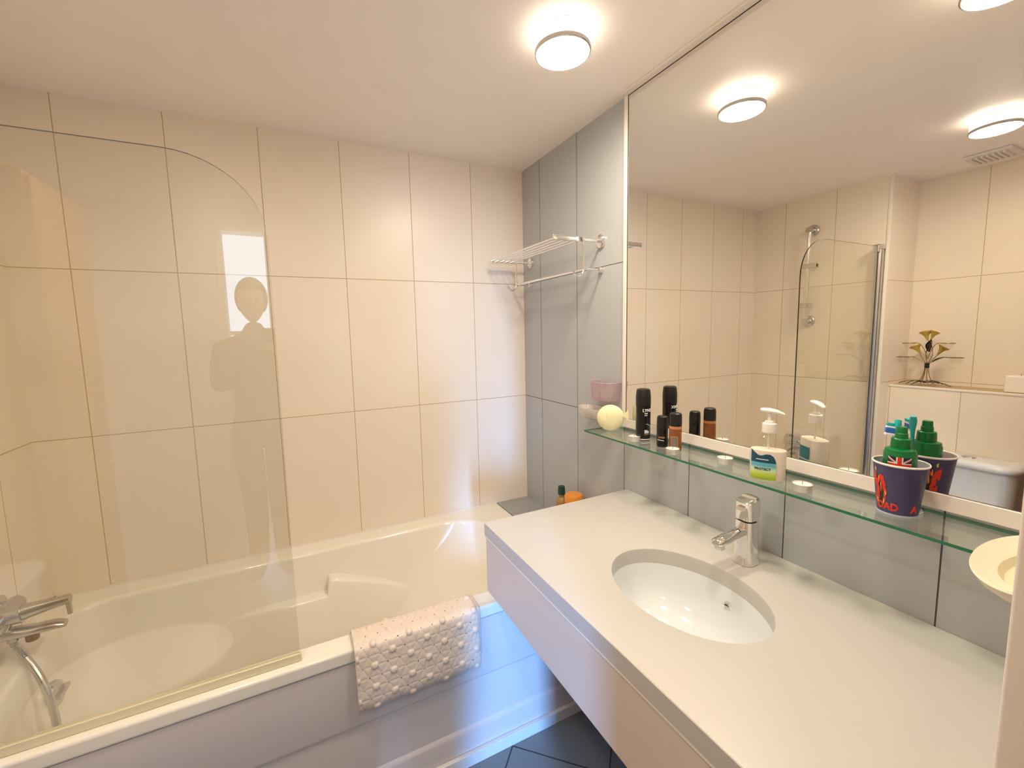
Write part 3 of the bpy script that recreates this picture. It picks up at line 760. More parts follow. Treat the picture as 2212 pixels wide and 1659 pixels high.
gt = root('shower_gel_bottle', 'green bottle with stepped cap and union flag print standing in the cup', 'bottle', (CX+.006, CY+.004, SZ+.006))
gt.rotation_euler = (0, 0, 0)
bm = bmesh.new(); lathe(bm, [(0, .001), (.027, .001), (.030, .005), (.0325, .095), (.0325, .116), (.0305, .119), (.0305, .122), (.0295, .124), (.0180, .128)], 44); finish('bottle_body', bm, 'green', gt, smooth=True)
bm = bmesh.new(); lathe(bm, [(.0200, .127), (.0205, .129), (.0195, .145), (.0180, .1465), (.0130, .147), (.0125, .156), (.0112, .157), (.0108, .167), (.0095, .1695), (0, .170)], 40); finish('stepped_cap', bm, 'green', gt, smooth=True)
bm = bmesh.new()
ga = math.atan2(-2.008-CY, -1.126-CX)
def gp(a, b, z0, z1, mi, off): 
    patch(bm, .0326+off, ga+a, ga+b, z0, z1, mi, 12)
gp(-.72, .72, .078, .112, 2, .0002)
gp(-.72, .72, .0915, .1005, 0, .0008); gp(-.20, .20, .078, .112, 0, .0008); gp(-.12, .12, .078, .112, 1, .0011); gp(-.72, .72, .0935, .0985, 1, .0011)
def gd(a0_, z0_, a1_, z1_, w, mi, off):
    for i in range(8):
        t, u = i/8, (i+1)/8; R = .0326+off
        q = [(a0_+(a1_-a0_)*t, z0_+(z1_-z0_)*t-w/2), (a0_+(a1_-a0_)*u, z0_+(z1_-z0_)*u-w/2), (a0_+(a1_-a0_)*u, z0_+(z1_-z0_)*u+w/2), (a0_+(a1_-a0_)*t, z0_+(z1_-z0_)*t+w/2)]
        f = bm.faces.new([bm.verts.new((R*math.cos(ga+a), R*math.sin(ga+a), z)) for a, z in q]); f.material_index = mi
for s in (-1, 1):
    gd(s*.22, .1008, s*.70, .1100, .004, 0, .0005); gd(s*.28, .1015, s*.70, .1095, .0014, 1, .0007)
    gd(s*.22, .0910, s*.70, .0805, .004, 0, .0005)
finish('flag_print', bm, ['print', 'red', 'darkp'], gt)

tb = root('toothbrush', 'turquoise toothbrush with blue and white bristles leaning in the purple cup', 'toothbrush', (CX-.022, CY+.0, SZ+.008))
bm = bmesh.new()
sdir = Vector((math.cos(ca), math.sin(ca), 0)); side = Vector((-math.sin(ca), math.cos(ca), 0))
base = side*-.024 - sdir*.010; topv = side*-.008 - sdir*.034 + Vector((0, 0, .170))
P = bez(base, base.lerp(topv, .35), base.lerp(topv, .7), topv, 16)
tube(bm, P, [.0045]*9 + [.004, .0038, .0036, .0036, .004, .0055, .0065, .005], 12)
finish('handle', bm, 'teal', tb, smooth=True)
hd = P[-3]; bd = (side*-.95 + sdir*.25).normalized() 
bm = bmesh.new(); mt = Matrix.Translation(hd+bd*.009)
ax = (P[-1]-P[-5]).normalized(); bz = ax; by_ = bd; bx_ = by_.cross(bz).normalized(); by_ = bz.cross(bx_)
R3 = Matrix((bx_, by_, bz)).transposed().to_4x4()
for z0, z1, mi in ((-.013, -.008, 0), (-.0078, .002, 1), (.0022, .006, 0), (.0062, .0125, 2)):
    box(bm, (-.0045, -.007, z0), (.0045, .008, z1), mi=mi, mat=mt @ R3)
finish('bristles', bm, ['bristle', 'bluebristle', 'teal'], tb, bevel=.0008)

cp.scale = (.765, .765, .95); gt.scale = (.78, .78, .975); tb.location = (CX, CY, SZ+.010)
# ------------------------------------------------------------------ round yellow fish-shaped soap
ys_ = root('bath_soap', 'round pale yellow fish-shaped sponge with small fan tail on the shelf end', 'sponge', (-.078, -.782, SZ+.0005))
fa_ = math.atan2(-2.008+.782, -1.126+.078)
ys_.rotation_euler = (0, 0, fa_)
bm = bmesh.new()
mt = Matrix.Translation((0, 0, .0495)) @ Matrix.Rotation(pi/2, 4, 'Y')
lathe(bm, [(0, .021), (.012, .0205), (.028, .018), (.040, .0125), (.047, .005), (.0492, 0), (.047, -.005), (.040, -.0125), (.028, -.018), (0, -.021)], 48, mat=mt)
for i in range(5):
    a = .6+i*.0
finish('body', bm, 'yellow', ys_, smooth=True)
bm = bmesh.new()
tube(bm, [(.0195, -.014, .070), (.0208, -.013, .055), (.0195, -.014, .040)], .0012, 8); tube(bm, [(.0150, -.034, .046), (.0185, -.022, .042), (.0200, -.010, .043)], .0012, 8)
finish('relief', bm, 'yellow', ys_, smooth=True)
bm = bmesh.new()
F = [[bm.verts.new((x, .044+.020*t, .062+(h*t+.006)*(2*k/6-1)+.002*math.sin(k*3))) for k in range(7)] for t, h in ((0, .0), (.5, .008), (1, .014)) for x in (0,)]
F2 = [[bm.verts.new((.008, v.co.y, v.co.z)) for v in r] for r in F]
for A_, s_ in ((F, 1), (F2, -1)):
    for i in range(2):
        for k in range(6): bm.faces.new((A_[i][k], A_[i][k+1], A_[i+1][k+1], A_[i+1][k]))
for k in range(6):
    bm.faces.new((F[2][k], F[2][k+1], F2[2][k+1], F2[2][k])); bm.faces.new((F[0][k], F[0][k+1], F2[0][k+1], F2[0][k]))
for i in range(2):
    bm.faces.new((F[i][0], F[i+1][0], F2[i+1][0], F2[i][0])); bm.faces.new((F[i][6], F[i+1][6], F2[i+1][6], F2[i][6]))
finish('tail', bm, 'yellow', ys_, smooth=True)

# ------------------------------------------------------------------ pink suction basket
pb = root('suction_basket', 'pink perforated plastic basket stuck to the grey wall beside the mirror', 'basket', (0, -.692, 1.185))
bm = bmesh.new()
# perforated wall built strip by strip: D-shaped outline with square holes
out = []
for i in range(29):
    a = pi/2 + pi*i/28
    cx_ = abs(math.cos(a))**.55*math.copysign(1, math.cos(a)); s_ = abs(math.sin(a))**.55*math.copysign(1, math.sin(a))
    out.append((.070*cx_-.003, .063*s_))
def wp(i, z):
    k = 1-.10*(1-z/.07); return (out[i][0]*k, out[i][1]*k, z)
zs = [0, .006, .014, .018, .026, .030, .038, .042, .050, .062, .070]
grid = {}
def gv(i, j):
    if (i, j) not in grid: grid[i, j] = bm.verts.new(wp(i, zs[j]))
    return grid[i, j]
for i in range(28):
    for j in range(len(zs)-1):
        if i % 2 == 1 and j in (2, 4, 6): continue
        bm.faces.new((gv(i, j), gv(i+1, j), gv(i+1, j+1), gv(i, j+1)))
bm.faces.new([gv(i, 0) for i in range(29)])
ex = bmesh.ops.solidify(bm, geom=bm.faces[:], thickness=.0016)
finish('basket_body', bm, 'pink', pb)
bm = bmesh.new(); tube(bm, [wp(i, .070) for i in range(29)], .0022, 8); finish('rim', bm, 'pink', pb, smooth=True)
for s in (-.03, .03):
    bm = bmesh.new(); mt = Matrix.Translation((0, s, .058)) @ Matrix.Rotation(-pi/2, 4, 'Y'); lathe(bm, [(.014, .0005), (.012, .002), (.005, .004), (0, .004)], 20, mat=mt, cap=False); finish('suction_cup', bm, 'clear', pb, smooth=True)
# second dish below
dd = root('soap_dish', 'frosted white oval dish on the grey wall below the pink basket', 'soap dish', (-.05, -.638, 1.104))
bm = bmesh.new()
loft(bm, [ov(.022, .045, .0, e=2.2), ov(.034, .062, .010, e=2.2), ov(.042, .073, .030, e=2.2), ov(.043, .074, .046, e=2.2), ov(.0415, .0725, .046, e=2.2), ov(.032, .060, .013, e=2.2), ov(.02, .043, .003, e=2.2)], cap0=True, cap1=True)
finish('dish_bowl', bm, 'frost', dd, smooth=True)
bm = bmesh.new(); box(bm, (.020, -.02, .012), (.0495, .02, .040)); finish('wall_mount', bm, 'frost', dd, bevel=.003)
rz = root('dish_bits', 'striped multicolour bits lying in the frosted dish on the grey wall', 'toiletries', (-.056, -.640, 1.110))  # unidentified colourful bits in the dish, shapes made up
bm = bmesh.new()
for i, mi in enumerate((0, 1, 2, 3, 1, 0, 2, 3, 0)):
    box(bm, (-.012, -.040+i*.0085, 0), (.012, -.033+i*.0085, .016), mi=mi)
finish('coloured_blocks', bm, ['whiteplastic', 'yellowp', 'darkp', 'bluebristle'], rz, bevel=.001)

# ------------------------------------------------------------------ bottles on the tiled ledge
ob = root('shampoo_bottle', 'amber bottle with dark green cap on the grey ledge behind the worktop', 'bottle', (-.060, -.427, .5505))
bm = bmesh.new(); lathe(bm, [(0, .001), (.024, .001), (.0265, .005), (.027, .130), (.024, .142), (.016, .150), (.0125, .153), (.0125, .166)], 32); finish('bottle_body', bm, 'amber', ob, smooth=True)
bm = bmesh.new(); lathe(bm, [(.0165, .166), (.0170, .168), (.0165, .194), (.0145, .203), (.006, .2045), (0, .2045)], 28); finish('cap', bm, 'capgreen', ob, smooth=True)
oo = root('body_scrub_tub', 'orange round tub beside the green-capped bottle on the ledge', 'tub', (-.062, -.525, .5505))
bm = bmesh.new(); lathe(bm, [(0, .001), (.034, .001), (.037, .006), (.038, .150)], 36); finish('tub_body', bm, 'orange', oo, smooth=True)
bm = bmesh.new(); lathe(bm, [(.0385, .151), (.040, .153), (.040, .190), (.036, .198), (.020, .201), (0, .2015)], 36); finish('lid', bm, 'orange', oo, smooth=True)

# ------------------------------------------------------------------ bath mat over the rim
bmx0, bmx1 = -1.022, -.638
mt_ = root('bath_mat', 'beige non-slip bath mat with raised discs draped over the bath rim', 'bath mat', ((bmx0+bmx1)/2, -.775, .55))
def path(sh=0.):
    P = [(-.674, .43), (-.680, .49), (-.690, .540), (-.700, .556), (-.716, .561), (-.745, .5615), (-.768, .560), (-.784, .553), (-.791, .538), (-.796, .50), (-.802, .45), (-.806, .40), (-.803, .378), (-.795, .366), (-.788, .360)]
    return P
def resample(P, d):
    out = [Vector(P[0])]; acc = 0
    Q = []
    P = [Vector(p) for p in P]
    for i in range(len(P)-1):
        p0 = P[max(i-1, 0)]; p1 = P[i]; p2 = P[i+1]; p3 = P[min(i+2, len(P)-1)]
        for k in range(20):
            t = k/20; Q.append(.5*((2*p1)+(-p0+p2)*t+(2*p0-5*p1+4*p2-p3)*t*t+(-p0+3*p1-3*p2+p3)*t**3))
    Q.append(P[-1]); L_ = [0]
    for a, b in zip(Q, Q[1:]): L_.append(L_[-1]+(b-a).length)
    n = int(L_[-1]/d); res = []; j = 0
    for i in range(n+1):
        s = L_[-1]*i/n
        while j < len(L_)-2 and L_[j+1] < s: j += 1
        t = (s-L_[j])/max(1e-9, L_[j+1]-L_[j]); res.append(Q[j].lerp(Q[j+1], t))
    return res, L_[-1]
def mat_sheet(name, x0, x1, P, parent, emb=True, off=0., flare=.0):
    ds = .0025
    R_, Ltot = resample([(p[0], p[1]) for p in P], ds)
    nx = int((x1-x0)/ds); bm = bmesh.new(); G = []
    aL = .0355; hL = aL*math.sqrt(3)/2
    Hm = {}
    for j, p in enumerate(R_):
        t = (R_[min(j+1, len(R_)-1)]-R_[max(j-1, 0)]).normalized(); nrm = Vector((t.y, -t.x))
        v_ = Ltot*j/(len(R_)-1); row = []
        for i in range(nx+1):
            u = (x1-x0)*i/nx
            d = 0; hole = False
            if emb:
                # barycentric-like distances to three line families
                f1 = v_/hL; f2 = (u*math.sqrt(3)/2 - v_/2)/hL; f3 = (u*math.sqrt(3)/2 + v_/2)/hL
                g = [abs((f+.5) % 1-.5)*hL for f in (f1, f2, f3)]
                dd_ = min(g); d = .0014*min(1, dd_/.004)
                rr = round(v_/hL); uu = (u-(rr % 2)*aL/2)/aL; ku = round(uu)
                du = (uu-ku)*aL; dv = v_-rr*hL; dist = math.hypot(du, dv)
                big = ((ku-(rr-(rr & 1))//2)-rr) % 3 == 0
                if big and dist < .0092: d = .0058*max(0, 1-(dist/.0094)**4)**.5+.0008
                elif dist < .0017: hole = True
                if u < .003 or u > (x1-x0)-.003: d = .001
            drop = flare*(v_/Ltot)**2*(u/(x1-x0))*.0
            q = p + nrm*(d-off)
            row.append(bm.verts.new((x0+u+1.0*0 - (x0+x1)/2*0, q.x, q.y - drop)))
            if hole: Hm[(j, i)] = 1
        G.append(row)
    for j in range(len(G)-1):
        for i in range(nx):
            f = bm.faces.new((G[j][i], G[j][i+1], G[j+1][i+1], G[j+1][i]))
            if (j, i) in Hm: f.material_index = 1
    for v in bm.verts:
        v.co.x -= parent.location.x; v.co.y -= parent.location.y; v.co.z -= parent.location.z
    bmesh.ops.recalc_face_normals(bm, faces=bm.faces)
    me = bpy.data.meshes.new(name); bm.to_mesh(me); bm.free()
    o = bpy.data.objects.new(name, me); C.objects.link(o); me.materials.append(M['mat']); me.materials.append(M['mathole'])
    for p in me.polygons: p.use_smooth = True
    o.parent = parent
    s = o.modifiers.new('s', 'SOLIDIFY'); s.thickness = .0018; s.offset = 1
    return o
mat_sheet('mat_sheet', bmx0, bmx1, path(), mt_)
under = [(-.702, .553), (-.716, .5565), (-.745, .5565), (-.768, .5555), (-.780, .548), (-.783, .52), (-.784, .46), (-.785, .42), (-.786, .40)]
mat_sheet('mat_underlayer', bmx0+.10, bmx1+.012, under, mt_, emb=False)

# ------------------------------------------------------------------ cream shell dish at the right
cd = root('shell_soap_dish', 'cream plastic oval soap dish on the wall corner at the right end of the shelf', 'soap dish', (-.273, -1.847, 1.097))
bm = bmesh.new()
def el(rx, ry, z, ox=0., oy=0.): return [(ox+rx*math.cos(2*pi*i/56), oy+ry*math.sin(2*pi*i/56), z) for i in range(56)]
loft(bm, [el(.040, .026, 0), el(.070, .036, .006), el(.085, .040, .014), el(.118, .050, .032), el(.126, .056, .042), el(.124, .055, .0445), el(.112, .048, .040), el(.092, .040, .035), el(.076, .033, .031)], cap0=True)
finish('dish_bowl', bm, 'cream', cd, smooth=True)
bm = bmesh.new(); loft(bm, [el(.076, .033, .031), el(.066, .027, .022), el(.03, .014, .019)], cap1=True); finish('dish_recess', bm, 'creamin', cd, smooth=True)
bm = bmesh.new(); box(bm, (-.03, -.066, .004), (.03, -.030, .030)); finish('wall_mount', bm, 'cream', cd, bevel=.004)

# ------------------------------------------------------------------ things on the far ledge (seen in the mirror)
th = root('tealight_holder', 'bronze metal lily-bouquet tealight holder on the tiled ledge over the toilet', 'candle holder', (-2.15, -.905, 1.1045))
bm = bmesh.new()
stems = []
for k in range(7):
    a = 2*pi*k/7+.3
    stems.append(bez((.035*math.cos(a), .035*math.sin(a), .012), (.008*math.cos(a), .008*math.sin(a), .05), (.010*math.cos(a), .010*math.sin(a), .08), (.006*math.cos(a), .006*math.sin(a), .125), 10))
for s in stems: tube(bm, s, .0018, 8)
finish('stems', bm, 'brass', th, smooth=True)
bm = bmesh.new(); lathe(bm, [(.009, .098), (.0115, .104), (.010, .112), (.0115, .120), (.009, .128)], 20); finish('binding', bm, 'leaf', th, smooth=True)
def leaf(bm, p0, p1, w, bend=.01, n=8, th_=.0012):
    p0 = Vector(p0); p1 = Vector(p1); t = (p1-p0).normalized(); s = t.cross(Vector((0, 0, 1)))
    s = s.normalized() if s.length > .1 else Vector((1, 0, 0)); u = s.cross(t)
    rows = []
    for i in range(n+1):
        f = i/n; c = p0.lerp(p1, f)+u*bend*math.sin(pi*f); ww = w*math.sin(pi*min(1, f*.92+.05))
        rows.append([bm.verts.new(c-s*ww), bm.verts.new(c+u*.003), bm.verts.new(c+s*ww), bm.verts.new(c-u*th_)])
    for a, b in zip(rows, rows[1:]):
        for k in range(4): bm.faces.new((a[k], a[(k+1)%4], b[(k+1)%4], b[k]))
    bm.faces.new(rows[0]); bm.faces.new(rows[-1])
for p0, p1, w in (((0, .01, .012), (.02, -.115, .002), .006), ((0, -.01, .014), (-.01, .125, .002), .006), ((.01, 0, .014), (.07, .04, .003), .008), ((-.01, 0, .014), (-.07, -.05, .003), .008), ((.01, 0, .02), (.04, -.07, .016), .010), ((0, 0, .018), (.03, .075, .004), .010)):
    bm = bmesh.new(); leaf(bm, p0, p1, w, .012); finish('base_leaf', bm, 'leaf', th, smooth=True)
for p0, p1, w in (((0, -.02, .135), (.01, -.095, .160), .017), ((0, -.005, .19), (.005, -.012, .262), .017), ((0, .01, .19), (.0, .004, .25), .013)):
    bm = bmesh.new(); leaf(bm, p0, p1, w, .012); finish('leaf', bm, 'leaf', th, smooth=True)
def lily(c, d, s=1.):
    bm = bmesh.new(); q = Vector((0, 0, 1)).rotation_difference(Vector(d).normalized()).to_matrix().to_4x4(); mt = Matrix.Translation(c) @ q @ Matrix.Scale(s, 4)
    rows = []
    for z, r in ((0, .003), (.015, .006), (.03, .010), (.042, .018), (.050, .026)):
        rows.append([bm.verts.new(mt @ Vector((r*math.cos(2*pi*i/16)*(1+.15*math.cos(5*2*pi*i/16)*(r > .012)), r*math.sin(2*pi*i/16), z+(.008*math.cos(2*pi*i/16) if r > .012 else 0)))) for i in range(16)])
    for a, b in zip(rows, rows[1:]):
        for k in range(16): bm.faces.new((a[k], a[(k+1)%16], b[(k+1)%16], b[k]))
    bm.faces.new(rows[0])
    o = finish('lily_flower', bm, 'petal', th, smooth=True); sm = o.modifiers.new('s', 'SOLIDIFY'); sm.thickness = .001
    return o
lily((0, .030, .180), (.1, .5, .8)); lily((0, -.040, .175), (.1, -.5, .8), 1.1); lily((0, .004, .255), (0, .3, 1), 1.); lily((0, -.008, .262), (0, -.35, 1), .9)
bm = bmesh.new()
tube(bm, bez((0, .006, .125), (0, .02, .15), (0, .03, .16), (0, .034, .185), 8), .0018, 8)
tube(bm, bez((0, -.006, .125), (0, -.02, .15), (0, -.035, .16), (0, -.042, .178), 8), .0018, 8)
tube(bm, bez((0, 0, .125), (0, .012, .17), (0, .008, .20), (0, .0, .255), 8), .0018, 8)
tube(bm, bez((0, 0, .125), (0, -.030, .17), (0, -.02, .20), (0, -.006, .262), 8), .0018, 8)
tube(bm, bez((0, 0, .12), (0, .04, .145), (0, .055, .165), (0, .075, .160), 10), .0018, 8)
tube(bm, bez((0, 0, .12), (0, -.04, .145), (0, -.055, .165), (0, -.085, .162), 10), .0018, 8)
tube(bm, bez((0, 0, .15), (0, .02, .23), (0, .04, .245), (0, .055, .240), 10), .0018, 8)
tube(bm, bez((0, 0, .15), (0, -.02, .23), (0, -.03, .245), (0, -.050, .240), 10), .0018, 8)
finish('arms', bm, 'brass', th, smooth=True)
for y, z in ((.108, .158), (-.118, .162), (.085, .240), (-.080, .240)):
    bm = bmesh.new(); rr = .030
    tube(bm, [(rr*math.cos(a), y+rr*math.sin(a), z) for a in [2*pi*i/28 for i in range(29)]], .0018, 8); finish('cup_ring', bm, 'brass', th, smooth=True)
    bm = bmesh.new(); lathe(bm, [(0, -.030), (.018, -.030), (.023, -.022), (.0275, .004)], 28, c=(0, y, z), cap=False); finish('glass_votive', bm, 'clear', th, smooth=True)

jr = root('white_candle', 'white square candle block at the right end of the tiled ledge', 'candle', (-2.15, -1.262, 1.1005))
bm = bmesh.new(); box(bm, (-.04, -.045, .0005), (.04, .045, .085)); finish('candle_block', bm, 'wax', jr, bevel=.006, bseg=3)
bm = bmesh.new(); tube(bm, [(0, 0, .083), (0, 0, .094)], .0008, 8); finish('wick', bm, 'dark', jr)

# ------------------------------------------------------------------ toilet
to = root('toilet', 'white close-coupled toilet against the tiled boxing, seen in the mirror', 'toilet', (BX, -1.155, 0))
bm = bmesh.new()
def rr2(x0, x1, hy, r, z, rl=.006): return [(x, y, z) for x, y in rrect(x0, x1, -hy, hy, rl, r, 8, 6)]
loft(bm, [rr2(.002, .155, .165, .05, .395), rr2(.002, .165, .175, .055, .45), rr2(.002, .172, .182, .06, .728)], cap0=True, cap1=True); finish('cistern', bm, 'ceramic', to, smooth=True, angle=50)
bm = bmesh.new()
loft(bm, [rr2(.001, .178, .188, .065, .730), rr2(.001, .188, .196, .07, .737), rr2(.001, .190, .198, .07, .752), rr2(.003, .180, .190, .065, .764), rr2(.010, .150, .165, .05, .768)], cap0=True, cap1=True); finish('cistern_lid', bm, 'ceramic', to, smooth=True, angle=60)
bm = bmesh.new(); lathe(bm, [(.026, .767), (.027, .770), (.025, .773), (0, .7735)], 28, c=(.085, .0, 0)); finish('flush_button', bm, 'satin', to, smooth=True)
bm = bmesh.new()
def egg(cx_, rx, ry, z): return [(cx_+rx*math.cos(a)*(1.0 if math.cos(a) > 0 else .8), ry*math.sin(a), z) for a in [2*pi*i/48 for i in range(48)]]
loft(bm, [egg(.30, .20, .12, .001), egg(.30, .19, .11, .06), egg(.32, .20, .12, .20), egg(.38, .26, .17, .34), egg(.40, .275, .185, .385), egg(.40, .275, .185, .398), egg(.42, .20, .125, .398), egg(.42, .19, .115, .36), egg(.42, .10, .06, .22)], cap0=True, cap1=True); finish('bowl', bm, 'ceramic', to, smooth=True, angle=60)
bm = bmesh.new(); loft(bm, [egg(.40, .28, .19, .400), egg(.40, .285, .193, .410), egg(.40, .275, .185, .422), egg(.40, .20, .13, .426)], cap0=True, cap1=True); finish('seat_lid', bm, 'whiteplastic', to, smooth=True, angle=60)

cb = root('tall_cupboard', 'brown wooden tall cupboard beside the toilet at the right edge of the mirror', 'cupboard', (-1.937, -1.575, 0))
bm = bmesh.new(); box(bm, (-.123, -.19, .001), (.10, .20, 2.0)); finish('carcass', bm, 'wood', cb, bevel=.002)
for k, (z0, z1) in enumerate(((.06, .96), (.975, 1.98))):
    bm = bmesh.new(); box(bm, (.101, -.185, z0), (.118, .195, z1)); d_ = finish('door', bm, 'wood', cb, bevel=.002)
    bm = bmesh.new(); tube(bm, [(.118, .165, (z0+z1)/2-.05), (.140, .165, (z0+z1)/2-.05), (.140, .165, (z0+z1)/2+.05), (.118, .165, (z0+z1)/2+.05)], .004, 10); finish('handle', bm, 'satin', d_, smooth=True)

# ------------------------------------------------------------------ photographer (reflected in the glass screen)
pr_ = root('person', 'person in dark clothes holding up a phone, reflected in the glass screen', 'person', (-1.31, -2.36, 0))
def skin(name, verts, edges, m, parent, sub=2):
    me = bpy.data.meshes.new(name); me.from_pydata([v[:3] for v in verts], edges, []); o = bpy.data.objects.new(name, me); C.objects.link(o)
    me.materials.append(M[m]); o.modifiers.new('skin', 'SKIN')
    for i, v in enumerate(verts):
        r = v[3]; sv = me.skin_vertices[0].data[i]; sv.radius = (r if isinstance(r, tuple) else (r, r)); sv.use_root = (i == 0)
    s = o.modifiers.new('sub', 'SUBSURF'); s.levels = sub; s.render_levels = sub
    o.modifiers['skin'].use_smooth_shade = True; o.parent = parent
    return o
hx_, hy_, hz_ = .200, .235, 1.43       # hands, relative to the person's root; the phone is at the camera
V_ = [(0, 0, .95, (.15, .11)), (0, 0, 1.08, (.13, .095)), (0, .01, 1.25, (.155, .11)), (0, .0, 1.40, (.15, .09)), (0, .01, 1.49, .055), (0, .02, 1.56, .052),
      (.17, 0, 1.405, .058), (.235, -.04, 1.20, .046), (.175, .12, 1.32, .036), (.165, .215, 1.395, .026),
      (-.17, 0, 1.405, .058), (-.20, .01, 1.18, .046), (-.02, .14, 1.28, .036), (.10, .225, 1.385, .026),
      (.09, 0, .88, .095), (.066, 0, .50, .070), (.070, -.02, .10, .055), (.10, .10, .045, .038),
      (-.09, 0, .88, .095), (-.066, 0, .50, .070), (-.070, -.02, .10, .055), (-.10, .10, .045, .038)]
E_ = [(0,1),(1,2),(2,3),(3,4),(4,5),(3,6),(6,7),(7,8),(8,9),(3,10),(10,11),(11,12),(12,13),(0,14),(14,15),(15,16),(16,17),(0,18),(18,19),(19,20),(20,21)]
skin('body', V_, E_, 'shirt', pr_)
bm = bmesh.new()
bmesh.ops.create_uvsphere(bm, u_segments=32, v_segments=24, radius=1)
for v in bm.verts:
    x, y, z = v.co
    w = .074*(1-.12*max(0, -z)); d = .094; h = .118
    jaw = 1-.28*max(0, -z)**1.5
    x2 = x*w*jaw; y2 = y*d*(jaw*.9+.1); z2 = z*h
    if y > .5 and abs(x) < .25: y2 += .012*max(0, 1-abs(z+.12)*3.2)*(1-abs(x)*4)      # nose
    if y > .5 and abs(abs(x)-.38) < .15: y2 -= .008*max(0, 1-abs(z-.1)*6)            # eye sockets
    if y > .5 and abs(x) < .35: y2 += .004*max(0, 1-abs(z+.48)*9)                    # lips
    v.co = (x2, y2+.03, z2+1.665)
finish('head', bm, 'skin', pr_, smooth=True, angle=80)
bm = bmesh.new()
bmesh.ops.create_uvsphere(bm, u_segments=28, v_segments=18, radius=1)
for v in bm.verts: v.co = (v.co.x*.083, v.co.y*.100+.015, v.co.z*.118+1.69)
dl = [v for v in bm.verts if v.co.z < 1.60 or (v.co.y > .085 and v.co.z < 1.72)]
bmesh.ops.delete(bm, geom=dl, context='VERTS'); finish('hair', bm, 'hair', pr_, smooth=True)
for s in (-1, 1):
    bm = bmesh.new(); lathe(bm, [(0, -.004), (.011, -.003), (.012, .002), (0, .004)], 14, mat=Matrix.Translation((s*.073, .025, 1.66)) @ Matrix.Rotation(s*pi/2, 4, 'Y') @ Matrix.Scale(1.6, 4, (1, 0, 0))); finish('ear', bm, 'skin', pr_, smooth=True)
    bm = bmesh.new(); bmesh.ops.create_uvsphere(bm, u_segments=12, v_segments=10, radius=.010, matrix=Matrix.Translation((s*.028, .108, 1.678))); finish('eye', bm, 'hair', pr_, smooth=True)
# hands: palm plus fingers curled on the phone
for s, w0 in ((1, (.165, .215, 1.395)), (-1, (.10, .225, 1.385))):
    w0 = Vector(w0); px = s*.045
    base_x = .165 if s > 0 else .10
    HV = [(w0.x, w0.y, w0.z, .024), (w0.x+s*.012, w0.y+.012, w0.z+.030, (.028, .015)), (w0.x+s*.014, w0.y+.018, w0.z+.062, (.032, .013))]
    HE = [(0, 1), (1, 2)]
    for k in range(4):
        L_ = (.026, .030, .028, .022)[k]; i0 = len(HV); bx0_ = w0.x+s*(.034-.017*k)
        HV += [(bx0_, w0.y+.026, w0.z+.080, .009), (bx0_-s*.010, w0.y+.044, w0.z+.080+L_*.5, .0085), (bx0_-s*.020, w0.y+.046, w0.z+.080+L_, .0075)]
        HE += [(2, i0), (i0, i0+1), (i0+1, i0+2)]
    i0 = len(HV); HV += [(w0.x-s*.014, w0.y+.020, w0.z+.030, .011), (w0.x-s*.024, w0.y+.030, w0.z+.055, .0095), (w0.x-s*.022, w0.y+.034, w0.z+.078, .0085)]
    HE += [(1, i0), (i0, i0+1), (i0+1, i0+2)]
    skin('hand', HV, HE, 'skin', pr_, 2)
ph = root('mobile_phone', 'dark mobile phone held up by the person in the doorway', 'phone', (-1.19, -2.075, 1.475))
bm = bmesh.new(); box(bm, (-.078, -.004, -.037), (.078, .004, .037)); finish('phone_body', bm, 'black', ph, bevel=.003)
bm = bmesh.new(); box(bm, (.040, .0041, -.005), (.070, .006, .030)); finish('camera_bump', bm, 'dark', ph, bevel=.001)

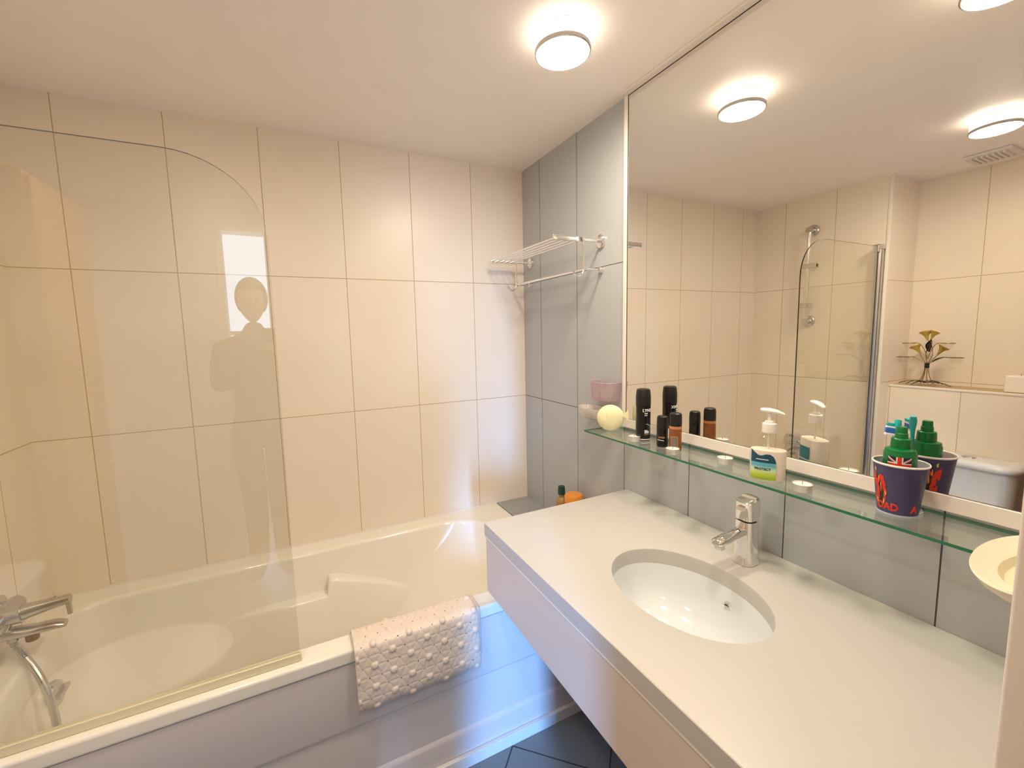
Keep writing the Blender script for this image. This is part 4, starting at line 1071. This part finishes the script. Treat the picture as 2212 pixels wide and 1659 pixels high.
# ------------------------------------------------------------------ light from the window of the next room
def area(name, loc, rot, sx, sy, e, col, spread=pi):
    l = bpy.data.lights.new(name, 'AREA'); l.shape = 'RECTANGLE'; l.size = sx; l.size_y = sy; l.energy = e; l.color = col; l.spread = spread
    o = bpy.data.objects.new(name, l); C.objects.link(o); o.location = loc; o.rotation_euler = rot
    return o
area('window_daylight', ((WX0+WX1)/2, HY-.12, (WZ0+WZ1)/2), (pi/2, 0, 0), WX1-WX0, WZ1-WZ0, 13.5, (.58, .78, 1.))
area('sunlit_gap', (-1.83, HY+.05, 1.15), (pi/2-.2, 0, -.348), .16, 1.5, 13, (.18, .45, 1.), .7)

w = bpy.data.worlds.new('world'); sc.world = w; w.use_nodes = True
w.node_tree.nodes['Background'].inputs[0].default_value = (.75, .85, 1, 1); w.node_tree.nodes['Background'].inputs[1].default_value = 1.

# ------------------------------------------------------------------ camera
a_, b_, c_ = .4598, -.1061, -.0229
f_ = Vector((math.sin(a_)*math.cos(b_), math.cos(a_)*math.cos(b_), math.sin(b_)))
r_ = Vector((math.cos(a_), -math.sin(a_), 0)); u_ = r_.cross(f_)
r2 = r_*math.cos(c_)+u_*math.sin(c_); u2 = -r_*math.sin(c_)+u_*math.cos(c_)
cam = bpy.data.cameras.new('camera'); co = bpy.data.objects.new('camera', cam); C.objects.link(co)
co.matrix_world = Matrix((( r2.x, u2.x, -f_.x, -1.12635), (r2.y, u2.y, -f_.y, -2.00823), (r2.z, u2.z, -f_.z, 1.45297), (0, 0, 0, 1)))
cam.sensor_width = 36; cam.lens = 921.09/2212*36
cam.shift_x = (1106-1087.8)/2212; cam.shift_y = (819.26-829.5)/2212
cam.clip_start = .01
sc.camera = co

sc.view_settings.view_transform = 'Standard'; sc.view_settings.look = 'None'; sc.view_settings.gamma = 1; sc.view_settings.use_curve_mapping = False
sc.view_settings.exposure = 0.42
sc.cycles.use_denoising = True
sc.cycles.max_bounces = 12; sc.cycles.diffuse_bounces = 6; sc.cycles.glossy_bounces = 6; sc.cycles.transparent_max_bounces = 24
sc.cycles.sample_clamp_indirect = 8
sc.cycles.caustics_reflective = True
